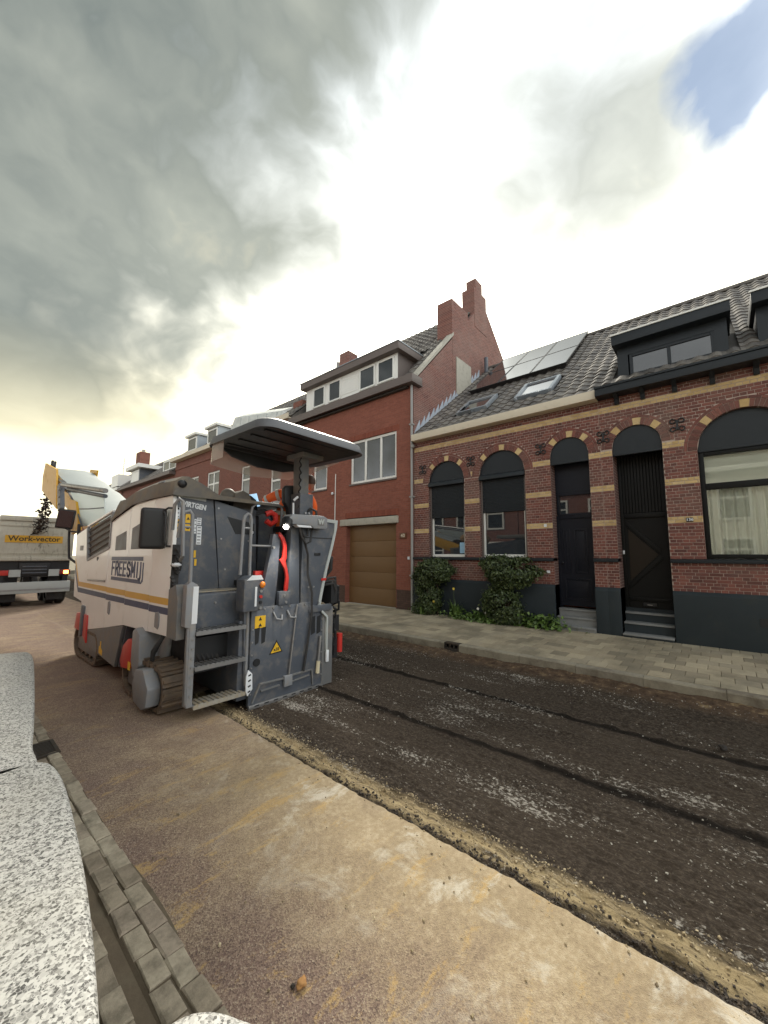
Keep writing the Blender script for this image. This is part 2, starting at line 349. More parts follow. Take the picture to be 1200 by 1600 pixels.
o3 = MIX(M('MULTIPLY', pale, M('MULTIPLY', xf, yf)), o2, (.62, .57, .47))
damp = RAMP(NOI(p, .7, 5, .6), [(.55, 0.), (.75, .45)])
LK(MIX(damp, o3, (.13, .085, .068)), b.inputs['Base Color']); b.inputs['Roughness'].default_value = .82
BUMP(b, M('ADD', M('MULTIPLY', vor.outputs['Distance'], .8), M('MULTIPLY', fin, .6)), .55, .008)
MT['road'] = m
ys = np.concatenate([np.arange(-4, 7, .04), np.arange(7, 60.1, .6)]); fr = np.linspace(0, 1, 14)
vs = []; fs = []
for y in ys:
    cx = cut_x(y) if y < 6 else CUT
    row = [1.018+(cx-1.018)*f for f in fr]; vs += [(x, y, .006*math.sin(x*2.1+y*.7)+.004*math.sin(y*1.9)+(-.010 if k == 0 else 0)) for k, x in enumerate(row)]
    vs += [(cx+.012, y, -.02), (cx+.022, y, -.10)]
n = 16
for j in range(len(ys)-1):
    for k in range(n-1): fs.append((j*n+k, j*n+k+1, (j+1)*n+k+1, (j+1)*n+k))
road = MB().add(vs, fs).build('road', m, smooth=True); tag(road, kind='structure')
ym = np.arange(5.9, 60.1, .9); xm = np.linspace(2.50, 4.16, 6); road2 = link('road', grid_mesh('road', xm, ym, np.zeros((len(ym), 6))-.004), m); tag(road2, kind='structure')
# milled road bed
xs = np.arange(2.49, 7.58, .0185); ys = np.concatenate([np.arange(-3.2, 8.5, .027), np.arange(8.5, 16, .12)])
Z = np.full((len(ys), len(xs)), -.072); sh = Z.shape
Z += .0042*smooth_noise(sh, 4, .6, 1) + .0050*smooth_noise(sh, .9, .7, 2) + .006*smooth_noise(sh, 40, 12, 3)
X, Y = np.meshgrid(xs, ys)
Z += .0035*np.sin(X*2*math.pi/.075+smooth_noise(sh, 60, 2, 4)*.6)
wob = .02*smooth_noise((len(ys), 1), 30, 0, 5)
for lx, h, w in ((4.17, .020, .035), (4.05, -.010, .05), (5.60, .018, .035), (5.50, -.008, .05), (6.85, .012, .06)):
    Z += h*np.exp(-((X-lx-wob)/w)**2)*(1+.35*smooth_noise(sh, 2, 1, 11+int(lx*7)))
st = np.clip((2.93-X)/.06, 0, 1); Z += st*(.012+.010*np.exp(-((X-2.80)/.05)**2)+.012*np.exp(-((X-2.70)/.025)**2)-.012*np.exp(-((X-2.62)/.05)**2)+.007*smooth_noise(sh, 1.0, .8, 21)+.004*smooth_noise(sh, 12, .7, 24))
Z += np.clip((X-7.0)/.6, 0, 1)*(.02+.010*smooth_noise(sh, 6, 3, 22))
m, b = nodes('milled_bed'); p = POS(); s_ = N('ShaderNodeSeparateXYZ'); LK(p, s_.inputs[0]); PX = s_.outputs[0]
base = RAMP(NOI(SCALEV(p, (1, .6, 1)), 46, 8, .78), [(.34, (.013, .010, .008)), (.5, (.046, .036, .028)), (.68, (.150, .122, .096))])
br = NOI(SCALEV(p, (1.3, .35, 1)), 1.2, 5, .6)
base = MIX(RAMP(br, [(.35, 0.), (.7, .6)]), base, (.078, .061, .046))
for lx_ in (4.13, 5.56):
    ln = RAMP(M('ABSOLUTE', M('SUBTRACT', M('ADD', PX, M('MULTIPLY', M('SUBTRACT', NOI(p, 3, 4), .5), .05)), lx_)), [(.0, .9), (.035, .7), (.06, 0.)]); base = MIX(ln, base, (.009, .0075, .0065))
sp1 = NOI(SCALEV(p, (1, .62, 1)), 40, 6, .72); clus = NOI(SCALEV(p, (1, .28, 1)), 1.9, 5, .6)
bands = M('ADD', M('ADD', RAMP(M('ABSOLUTE', M('SUBTRACT', PX, 3.45)), [(.0, .10), (.22, 0.)]), RAMP(M('ABSOLUTE', M('SUBTRACT', PX, 3.92)), [(.0, .07), (.14, 0.)])), RAMP(M('ABSOLUTE', M('SUBTRACT', PX, 5.15)), [(.0, .05), (.3, 0.)]))
spk = RAMP(M('ADD', M('ADD', sp1, bands), M('MULTIPLY', M('SUBTRACT', clus, .5), .80)), [(.64, 0.), (.73, 1.)])
spf = RAMP(NOI(SCALEV(p, (1, .5, 1)), 75, 3, .7), [(.66, 0.), (.74, .55)]); base = MIX(spf, base, (.20, .17, .14))
base = MIX(M('MULTIPLY', spk, .85), base, (.46, .43, .38))
# sandy strip beside the cut, crumb trench
wn = M('MULTIPLY', M('SUBTRACT', NOI(SCALEV(p, (1, .35, 1)), 5, 6, .7), .5), .16); XW = M('ADD', PX, wn)
sandm = M('MULTIPLY', RAMP(M('MULTIPLY', M('SUBTRACT', XW, 2.40), 1.6, clamp=True), [(.36, 0.), (.45, .95), (.60, .9), (.78, 0.)]), RAMP(NOI(SCALEV(p, (2.4, .35, 1)), 12, 7, .72), [(.34, .10), (.54, 1.)]))
base = MIX(sandm, base, (.47, .37, .215))
edge = RAMP(M('MULTIPLY', M('SUBTRACT', XW, 2.40), 1.6, clamp=True), [(.17, .9), (.22, 0.)]); base = MIX(edge, base, (.50, .42, .28))
kb = RAMP(M('MULTIPLY', M('SUBTRACT', XW, 6.55), 1.0, clamp=True), [(.25, 0.), (.7, 1.)])
base = MIX(M('MULTIPLY', kb, .75), base, RAMP(NOI(p, 7, 8, .7), [(.35, (.05, .032, .022)), (.55, (.13, .085, .055)), (.68, (.33, .24, .13))]))
LK(base, b.inputs['Base Color']); b.inputs['Roughness'].default_value = .95; b.inputs['Specular IOR Level'].default_value = .12
wv = N('ShaderNodeTexWave', wave_type='BANDS', bands_direction='X'); wv.inputs['Scale'].default_value = 14; wv.inputs['Distortion'].default_value = 6.0; wv.inputs['Detail'].default_value = 3; LK(p, wv.inputs['Vector'])
BUMP(b, M('ADD', M('MULTIPLY', wv.outputs[1], .15), M('ADD', NOI(p, 70, 7, .75), M('MULTIPLY', sp1, .5))), .9, .012)
tag(link('milled_road', grid_mesh('milled_road', xs, ys, Z), m), kind='structure'); MT['milled'] = m
def milled_z(x, y):
    i = min(len(xs)-1, max(0, int(round((x-xs[0])/.0185)))); j = int(np.searchsorted(ys, y)); return Z[min(j, len(ys)-1), i]
yf_ = np.arange(16, 60.1, 2.); xf_ = np.linspace(4.1, 7.58, 4); tag(link('milled_road', grid_mesh('milled_road', xf_, yf_, np.full((len(yf_), 4), -.07)), m), kind='structure')
# ---------------- loose bits (uncountable): chips, crumbs, grit
def chips(name, n, sampler, smin, smax, m, flat=.6, kind='stuff', seed=3):
    rg = random.Random(seed); mb = MB()
    for _ in range(n):
        x, y, z = sampler(rg); s = smin+(smax-smin)*rg.random()**3
        R = Euler((rg.uniform(-.5, .5), rg.uniform(-.5, .5), rg.uniform(0, 6.3))).to_matrix(); c = Vector((x, y, z+s*flat*.35))
        pts = [c+R@Vector((s*(a+rg.uniform(-.22, .22))*.6, s*(bb+rg.uniform(-.22, .22))*.5, s*flat*d*.5)) for d in (-1, 1) for a, bb in ((-1, -1), (1, -1), (1, 1), (-1, 1))]
        for i in (4, 5, 6, 7): pts[i] = c+(pts[i]-c)*rg.uniform(.55, .95)
        mb.add(pts, [(0, 3, 2, 1), (4, 5, 6, 7), (0, 1, 5, 4), (1, 2, 6, 5), (2, 3, 7, 6), (3, 0, 4, 7)])
    return mb.build(name, m)
MT['chip'] = piece_mat('pale_chip', [(.16, .135, .11), (.36, .33, .28), (.58, .56, .50)], .8)
MT['crumb'] = piece_mat('asphalt_crumb', [(.022, .018, .015), (.05, .040, .032), (.13, .10, .07)], .85)
MT['grit'] = piece_mat('sandy_grit', [(.14, .105, .065), (.38, .30, .18), (.54, .45, .30)], .9)
def s_chip(rg):
    while True:
        y = rg.uniform(-2, 6.5) if rg.random() < .8 else rg.uniform(5, 10); x = rg.uniform(2.95, 7.3)
        d = mnoise.noise(Vector((x*1.7, y*.5, 3.3)))+.35*mnoise.noise(Vector((x*6, y*2, 1)))
        w = .05+max(0, d-.05)*2.2
        if abs(x-3.45) < .22: w += .30
        if y > 4.9 and x < 4.6: continue
        if rg.random() < w*.6: return x, y, milled_z(x, y)
tag(chips('loose_chips', 3500, s_chip, .003, .015, MT['chip'], .45, seed=4), 'pale stone chips scattered over the dark milled road bed', 'stone chips', kind='stuff')
def s_crumb(rg):
    y = rg.uniform(-2.5, 5.2); x = cut_x(y)+.015+abs(rg.gauss(.065, .05)); return x, y, milled_z(x, y)
tag(chips('asphalt_crumbs', 8000, s_crumb, .003, .016, MT['crumb'], .75, seed=5), 'dark asphalt crumbs lying along the milled cut edge', 'asphalt crumbs', kind='stuff')
def s_sand(rg):
    y = rg.uniform(-2.5, 5.0); x = rg.gauss(2.82, .07); x = max(2.6, min(3.05, x)); return x, y, milled_z(x, y)
tag(chips('sandy_crumbs', 4500, s_sand, .003, .014, MT['grit'], .8, seed=15), 'sandy crumbs in a low ridge between the cut edge and milled bed', 'sand', kind='stuff')
def s_grit(rg):
    y = -1.5+9*rg.random()**1.3; x = rg.uniform(1.05, CUT-.02) if rg.random() < .75 else CUT-abs(rg.gauss(0, .08)); return x, y, .002
tag(chips('road_grit', 700, s_grit, .003, .013, MT['grit'], .7, seed=6), 'loose sandy grit strewn on the old red brown road', 'grit', kind='stuff')
def lump(name, c, s, m, label, cat, seed):
    rg = random.Random(seed); bm = bmesh.new(); bmesh.ops.create_icosphere(bm, subdivisions=3, radius=1)
    for v in bm.verts:
        n_ = mnoise.noise(v.co*1.3+Vector((seed, 0, 0)))*.45+mnoise.noise(v.co*3.5+Vector((0, seed, 0)))*.22+mnoise.noise(v.co*8)*.1
        v.co = Vector((v.co.x*s[0], v.co.y*s[1], v.co.z*s[2]))*(1+n_)
    for f in bm.faces: f.smooth = True
    lo = min(v.co.z for v in bm.verts)
    for v in bm.verts: v.co.z -= lo+s[2]*.15
    me = bpy.data.meshes.new(name); bm.to_mesh(me); bm.free(); o = link(name, me, m, None, c); return tag(o, label, cat)
lump('asphalt_clod', (5.756, .131, -.075), (.045, .035, .028), MT['crumb'], 'dark clod of asphalt lying alone on the milled road', 'clod', 2)
MT['ochre'] = mat('ochre_lump', (.42, .22, .08), .9, var=.3, vs=40)
lump('sand_lump', (1.30, 1.62, .0), (.026, .020, .014), MT['ochre'], 'orange lump of dried sand on the road near the cobbles', 'lump', 5)
lump('pebble', (1.27, 1.645, .0), (.011, .009, .008), MT['crumb'], 'small black pebble beside the orange sand lump', 'pebble', 6)
# ---------------- paved footway on the house side
def in_view(p, margin=1.1):
    d = Vector(p)-Vector((0, 0, CAM_H)); z = d.dot(fw)
    if z <= .1: return False
    return abs(d.dot(rt)/z) < 600/CAM_F*margin and abs(d.dot(up)/z) < 800/CAM_F*margin
WX = 10.6
def foot_z(x): return .100+(x-7.70)/(10.6-7.70)*.075
MT['paver'] = piece_mat('paver', [(.25, .215, .155), (.38, .32, .225), (.46, .395, .28), (.33, .285, .21)], .88, vs=30, var=.22, bump=.35, bs=120, stain=(.11, .10, .07), sscale=1.1, samt=.6)
MT['joint'] = mat('joint_sand', (.14, .12, .085), .95, var=.3, vs=20)
MT['kerb'] = piece_mat('kerb_concrete', [(.23, .205, .16), (.30, .27, .205), (.26, .235, .185)], .9, vs=20, bump=.4, stain=(.085, .062, .045), sscale=2.4, samt=.75)
foot = MB(); foot.prism([(7.68, -.4), (7.68, .085), (10.62, .158), (10.62, -.4)], 'Y', -6, 60); foot = foot.build('pavement', MT['joint']); tag(foot, kind='structure')
def bev_box(hx, hy, h, bv):
    v = [(-hx, -hy, -h), (hx, -hy, -h), (hx, hy, -h), (-hx, hy, -h), (-hx, -hy, -bv), (hx, -hy, -bv), (hx, hy, -bv), (-hx, hy, -bv), (-hx+bv, -hy+bv, 0), (hx-bv, -hy+bv, 0), (hx-bv, hy-bv, 0), (-hx+bv, hy-bv, 0)]
    f = [(8, 9, 10, 11)]+[(i, (i+1) % 4, 4+(i+1) % 4, 4+i) for i in range(4)]+[(4+i, 4+(i+1) % 4, 8+(i+1) % 4, 8+i) for i in range(4)]
    return v, f
def shared(name, v, f, m):
    me = bpy.data.meshes.new(name); me.from_pydata(v, [], f); me.update(); me.materials.append(m); return me
TW = .3167; sl_ = math.atan(.075/2.9); tv, tf = bev_box(.156, .1475, .05, .006); pav_me = shared('paver', tv, tf, MT['paver'])
cells = []
for r_ in range(9):
    x = 7.715+TW*(r_+.5)
    for k in range(-14, 150):
        y = k*.30+(.15 if r_ % 2 else 0)+.02*math.sin(r_*5); cells.append((x, y))
vis = sorted([c for c in cells if in_view((c[0], c[1], .14), 1.03)], key=lambda c: c[0]**2+c[1]**2)
single = set(vis[:300]); rg = random.Random(12); mb = MB()
for c in cells:
    e = (rg.uniform(-.006, .006), -sl_+rg.uniform(-.006, .006), rg.uniform(-.006, .006)); loc = Vector((c[0], c[1], foot_z(c[0])+rg.uniform(-.003, .003)))
    if c in single:
        o = link('paver', pav_me, None, foot, loc); o.rotation_euler = e
    else:
        R = Euler(e).to_matrix(); mb.add([loc+R@Vector(q) for q in tv], tf)
tag(mb.build('paver_field', MT['paver'], foot), kind='stuff')
kv = MB(); kerb = MB().box(7.56, 7.69, -6, 60, -.4, -.13).build('kerb', MT['joint']); tag(kerb, kind='structure')
prof = [(-.075, -.30), (-.075, .075), (-.06, .095), (.075, .10), (.075, -.30)]
kme = MB().prism(prof, 'Y', -.497, .497).mesh('kerb_stone'); kme.materials.append(MT['kerb'])
for k in range(-4, 40):
    y = k+.5+.08
    if 4.1 < y < 5.1:   # gully piece stands here
        continue
    o = link('kerb_stone', kme, None, kerb, (7.625, y, rg.uniform(-.006, .004))); o.rotation_euler = (rg.uniform(-.004, .004), rg.uniform(-.01, .01), rg.uniform(-.004, .004))
MT['iron'] = mat('cast_iron', (.06, .052, .045), .7, .5, var=.25, vs=20, dirt=(.13, .09, .06), damt=.5)
t = thing('street_gully', 'cast iron kerb gully with three dark slots set in the kerb', 'gully', (7.625, 4.58, 0))
mb = MB(); mb.box(7.545, 7.70, 4.40, 4.76, .070, .102); mb.box(7.545, 7.70, 4.40, 4.76, -.25, -.005)
for y in (4.40, 4.505, 4.61, 4.73): mb.box(7.548, 7.60, y, y+.03, -.005, .070)
mb.build('frame', MT['iron'], t, bevel=.004); MB().box(7.66, 7.69, 4.40, 4.76, .0, .07).build('cavity', MT['black'], t)
for ya_, yb_ in ((4.08, 4.395), (4.765, 5.08)): MB().prism([(7.55, -.3), (7.55, .075), (7.565, .095), (7.70, .10), (7.70, -.3)], 'Y', ya_, yb_).build('kerb_stone', MT['kerb'], kerb)
# ---------------- gutter of setts on the near side
left = MB(); left.prism([(-8, -.4), (-8, .05), (.62, .03), (.635, .004), (.735, .006), (.75, -.030), (.815, -.030), (.83, -.018), (1.05, -.016), (1.05, -.4)], 'Y', -6, 60)
MT['mud'] = mat('gutter_mud', (.115, .088, .058), .9, var=.35, vs=9, bump=.5, bs=30, dirt=(.20, .17, .12), damt=.45, ds=4)
left = left.build('footpath', MT['mud']); tag(left, kind='structure')
MT['sett'] = piece_mat('sett', [(.25, .205, .15), (.34, .29, .215), (.42, .365, .275), (.29, .235, .18)], .85, vs=34, var=.3, bump=.6, bs=70, stain=(.085, .07, .048), sscale=7, samt=.7)
def sett_mesh(seed):
    rg = random.Random(seed); v, f = bev_box(.0465, .097, .06, .008); v = [(a+rg.uniform(-.004, .004), b_+rg.uniform(-.004, .004), c+rg.uniform(-.003, .003)) for a, b_, c in v]; return shared('sett', v, f, MT['sett'])
smes = [sett_mesh(s) for s in range(6)]; rg = random.Random(5)
for ci, x in enumerate((.973, .873, .688)):
    y = -.6+(.1 if ci == 1 else 0); k = 0
    while y < 11:
        if not (5.12 < y < 5.52 and ci < 2):
            o = link('sett', rg.choice(smes), None, left, (x+rg.uniform(-.006, .006)+.004*math.sin(y), y+.1, -.002+rg.uniform(-.006, .005)-(.004 if ci == 1 else 0)+(.025 if ci == 2 else 0)))
            o.rotation_euler = (rg.uniform(-.015, .015), rg.uniform(-.03, .03), rg.uniform(-.03, .03))
        y += .203
t = thing('gully_grate', 'iron gully grate set among the cobbles beside the speckled blocks', 'grate', (.92, 5.42, 0))
mb = MB(); mb.box(.83, .86, 5.22, 5.62, -.06, .0); mb.box(1.0, 1.03, 5.22, 5.62, -.06, .0); mb.box(.86, 1.0, 5.22, 5.25, -.06, .0); mb.box(.86, 1.0, 5.59, 5.62, -.06, .0); mb.build('frame', MT['iron'], t)
for k in range(9): MB().box(.86, 1.0, 5.265+k*.036, 5.281+k*.036, -.03, -.003).build('bar', MT['iron'], t)
# ---------------- speckled concrete blocks
m, b = nodes('speckled_concrete'); p = POS(); wn_ = N('ShaderNodeTexNoise'); wn_.inputs['Scale'].default_value = 60; LK(p, wn_.inputs['Vector'])
pw = VM('ADD', p, VM('MULTIPLY', VM('SUBTRACT', wn_.outputs[1], (.5, .5, .5)), (.016, .016, .016)))
v1 = N('ShaderNodeTexVoronoi'); v1.inputs['Scale'].default_value = 105; LK(pw, v1.inputs['Vector'])
sx_ = N('ShaderNodeSeparateColor'); LK(v1.outputs['Color'], sx_.inputs[0])
c1 = RAMP(sx_.outputs[0], [(.0, (.035, .035, .034)), (.14, (.10, .10, .096)), (.24, (.22, .22, .21)), (.42, (.36, .36, .345)), (.62, (.46, .46, .44))], 'CONSTANT')
v2 = N('ShaderNodeTexVoronoi'); v2.inputs['Scale'].default_value = 210; LK(pw, v2.inputs['Vector']); sx2 = N('ShaderNodeSeparateColor'); LK(v2.outputs['Color'], sx2.inputs[0])
c2 = MIX(RAMP(sx2.outputs[1], [(.0, 1.), (.12, 0.)], 'CONSTANT'), c1, (.10, .10, .10))
g_ = N('ShaderNodeTexVoronoi', feature='DISTANCE_TO_EDGE'); g_.inputs['Scale'].default_value = 105; LK(pw, g_.inputs['Vector'])
c3 = MIX(RAMP(g_.outputs['Distance'], [(.0, .75), (.10, 0.)]), c2, (.40, .40, .38))
LK(MIX(RAMP(NOI(p, 2.5, 6), [(.45, 0.), (.8, .3)]), c3, (.38, .36, .30)), b.inputs['Base Color']); b.inputs['Roughness'].default_value = .6
BUMP(b, NOI(p, 120, 4), .12, .004); MT['speck'] = m
def block(outline, top, bot, label, name='stone_block', edge=.032):
    # smooth closed outline by Catmull-Rom
    P = [Vector((x, y)) for x, y in outline]; n = len(P); cur = []
    for i in range(n):
        p0, p1, p2, p3 = P[i-1], P[i], P[(i+1) % n], P[(i+2) % n]
        for k in range(5):
            t_ = k/5; cur.append(.5*((2*p1)+(-p0+p2)*t_+(2*p0-5*p1+4*p2-p3)*t_**2+(-p0+3*p1-3*p2+p3)*t_**3))
    c = sum(cur, Vector((0, 0)))/len(cur); N_ = len(cur)
    def inset(d):
        out = []
        for i in range(N_):
            tg = (cur[(i+1) % N_]-cur[i-1]).normalized(); nn = Vector((-tg.y, tg.x))
            if nn.dot(c-cur[i]) < 0: nn = -nn
            out.append(cur[i]+nn*d)
        return out
    vs = []; st = [(.03, bot), (.0, bot+.05), (.0, top-edge)]+[(edge*(1-math.sin(a)), top-edge+edge*(1-math.cos(a))) for a in ()]
    st += [(edge*(1-math.cos(a)), top-edge+edge*math.sin(a)) for a in (rad(25), rad(50), rad(75), rad(90))]
    for d, z in st: vs += [(q.x, q.y, z) for q in inset(d)]
    fs = [tuple(range(N_))[::-1]]
    for j in range(len(st)-1):
        for i in range(N_): fs.append((j*N_+i, j*N_+(i+1) % N_, (j+1)*N_+(i+1) % N_, (j+1)*N_+i))
    fs.append(tuple((len(st)-1)*N_+i for i in range(N_)))
    o = MB().add(vs, fs).build(name, MT['speck'], smooth='auto'); return tag(o, label, 'stone block', 'speckled blocks along the gutter')
block([(.15, 3.10), (.457, 2.93), (.503, 3.26), (.573, 3.75), (.664, 4.43), (.76, 5.2), (.825, 5.75), (.850, 6.15), (.80, 6.28), (.61, 6.36), (.2, 6.38), (.13, 6.1), (.10, 4.5)], .85, .03, 'black and white speckled concrete block beside the gully grate')
block([(-.10, .95), (.28, .94), (.325, 1.0), (.35, 1.11), (.372, 1.23), (.399, 1.38), (.431, 1.57), (.468, 1.83), (.507, 2.18), (.541, 2.56), (.545, 2.80), (.520, 2.93), (.438, 2.985), (.20, 3.00), (-.05, 2.95), (-.12, 2.0)], .85, .03, 'large black and white speckled concrete block between its two neighbours')
block([(.435, 1.08), (.448, 1.105), (.467, 1.122), (.502, 1.118), (.541, 1.10), (.580, 1.06), (.612, 1.0), (.634, .93), (.640, .7), (.60, -.3), (.5, -.6), (.3, -.62), (.25, -.3), (.36, .5), (.41, .9)], .85, .03, 'speckled concrete block of which only a rounded pale corner shows')
# ------------------------------------------------------------------ houses
MT['brickA'] = piece_mat('purple_brick', [(.10, .038, .031), (.165, .060, .047), (.22, .080, .060), (.125, .048, .041), (.19, .064, .048)], .8, vs=40, var=.25, bump=.35, stain=(.19, .13, .105), sscale=.9, samt=.55)
MT['brickC'] = piece_mat('cream_brick', [(.50, .345, .15), (.58, .42, .20), (.62, .47, .25)], .8, vs=40, var=.25, bump=.35, stain=(.25, .17, .10), sscale=2, samt=.4)
MT['mortar'] = mat('mortar', (.46, .37, .32), .95, var=.2, vs=14)
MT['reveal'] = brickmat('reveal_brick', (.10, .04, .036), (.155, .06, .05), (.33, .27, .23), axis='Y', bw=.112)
MT['redbrick'] = brickmat('red_brick', (.225, .074, .048), (.275, .095, .062), (.22, .105, .08), stain=(.15, .055, .04), samt=.3)
MT['darkbrick'] = brickmat('brown_brick', (.17, .058, .040), (.21, .078, .054), (.24, .15, .12), stain=(.12, .06, .05), samt=.4)
MT['gable'] = brickmat('gable_brick', (.145, .055, .045), (.22, .085, .065), (.34, .26, .22), axis='Y', stain=(.28, .20, .17), samt=.45)
MT['plinthbrick'] = brickmat('plinth_brick', (.075, .045, .034), (.105, .06, .045), (.05, .035, .028))
MT['tile'] = piece_mat('roof_tile', [(.065, .060, .057), (.11, .10, .093), (.17, .155, .14)], .75, vs=22, var=.35, bump=.4, stain=(.22, .20, .165), sscale=2.6, samt=.55)
MT['deck'] = mat('roof_deck', (.05, .045, .04), .9)
def frame_boxes(mb, X, d, y0, y1, z0, z1, w, wb=None):
    wb = wb or w
    mb.box(X, X+d, y0, y0+w, z0, z1); mb.box(X, X+d, y1-w, y1, z0, z1); mb.box(X+.002, X+d-.002, y0+w, y1-w, z0, z0+wb); mb.box(X+.002, X+d-.002, y0+w, y1-w, z1-w, z1)
def window(parent, X, y0, y1, z0, z1, w=.06, mull=(), trans=(), mf=None, mg=None, d=.07, sill=True, opened=None):
    mf = mf or MT['wframe']; mg = mg or MT['glass']; mb = MB(); frame_boxes(mb, X, d, y0, y1, z0, z1, w)
    for y in mull: mb.box(X+.003, X+d-.003, y-w/2, y+w/2, z0+w, z1-w)
    for z in trans: mb.box(X+.005, X+d-.005, y0+w, y1-w, z-w/2, z+w/2)
    fr = mb.build('window_frame', mf, parent, bevel=.006, segs=1)
    ys = [y0+w]+[v for y in sorted(mull) for v in (y-w/2, y+w/2)]+[y1-w]; zs = [z0+w]+[v for z in sorted(trans) for v in (z-w/2, z+w/2)]+[z1-w]
    for a in range(0, len(ys), 2):
        for c in range(0, len(zs), 2): MB().box(X+d*.45, X+d*.55, ys[a], ys[a+1], zs[c], zs[c+1]).build('pane', mg, fr)
    return fr
# ---- tile mesh: x up the slope, y along the eaves, z normal
def tile_geo(w=.30, L=.41, seg=8):
    v = []; f = []
    for j, (x, dz) in enumerate(((0, .030), (L, .0))):
        for i in range(seg+1):
            t_ = i/seg; h = .026*math.sin(2*math.pi*(t_-.10))+.016*math.exp(-((t_-.93)/.08)**2); v.append((x, (t_-.5)*w*1.03, h+dz))
    for i in range(seg+1): v.append((.0, v[i][1], v[i][2]-.035))
    for i in range(seg):
        f.append((i, i+1, seg+1+i+1, seg+1+i)); f.append((2*(seg+1)+i, 2*(seg+1)+i+1, i+1, i))
    return v, f
TV, TF = tile_geo(); tile_me = shared('roof_tile', TV, TF, MT['tile'])
for p_ in tile_me.polygons: p_.use_smooth = False
def tile_roof(parent, plane, s_len, y0, y1, skip, n_single, seed, w=.30, ex=.345):
    """plane = (x0, z0, angle)"""
    x0, z0, an = plane; E_ = Euler((0, -an, 0)); rg = random.Random(seed); cells = []
    for i in range(int(s_len/ex)):
        s = i*ex
        for k in range(int((y1-y0)/w)):
            y = y0+(k+.5)*w; x = x0+s*math.cos(an); z = z0+s*math.sin(an)
            if any(a <= y <= b and c <= x <= d for a, b, c, d in skip): continue
            cells.append((x, y, z))
    vis = sorted([c for c in cells if in_view(c, 1.02)], key=lambda c: c[0]**2+c[1]**2+(c[2]-2)**2); single = set(vis[:n_single]); mb = MB()
    nrm = Vector((-math.sin(an), 0, math.cos(an)))
    for c in cells:
        e = Euler((rg.uniform(-.012, .012), -an+rg.uniform(-.012, .012), rg.uniform(-.012, .012))); p = Vector(c)+nrm*(.03+rg.uniform(-.004, .004))
        if c in single: o = link('roof_tile', tile_me, None, parent, p); o.rotation_euler = e
        else:
            R = e.to_matrix(); mb.add([p+R@Vector(q) for q in TV], TF)
    if mb.v: tag(mb.build('roof_tiles', MT['tile'], parent), kind='stuff')
# ---- brick facade with arched openings
OPN = {'win1': (5.90, 7.22, 1.944, 5.03), 'win2': (4.00, 5.39, 1.944, 5.06), 'door1': (2.373, 3.309, .10, 5.08), 'door2': (.8575, 1.846, .10, 5.09), 'big': (-1.29, .245, 1.944, 5.05)}
RING = .235
zl = [(1.25+.0704*i, 1.25+.0704*(i+1), 'r') for i in range(9)]
def span(a, b, n, c): return [(a+(b-a)*i/n, a+(b-a)*(i+1)/n, c) for i in range(n)]
COURSES = span(1.25, 1.864, 9, 'r')+span(1.944, 2.726, 11, 'r')+span(2.726, 2.867, 2, 'c')+span(2.867, 3.573, 10, 'r')+span(3.573, 3.714, 2, 'c')+span(3.714, 4.42, 10, 'r')+span(4.42, 4.561, 2, 'c')+span(4.561, 5.516, 13, 'r')+span(5.516, 5.665, 2, 'c')+span(5.665, 5.884, 3, 'r')
def blocked(z, ops):
    out = []
    for y0, y1, zb, ap in ops:
        r = (y1-y0)/2; zc = ap-r; cy = (y0+y1)/2
        if z < zb: continue
        if z <= zc:
            out.append((y0, y1))
        elif z < zc+r+RING:
            h = math.sqrt(max(0, (r+RING)**2-(z-zc)**2)); out.append((cy-h, cy+h))
    return out
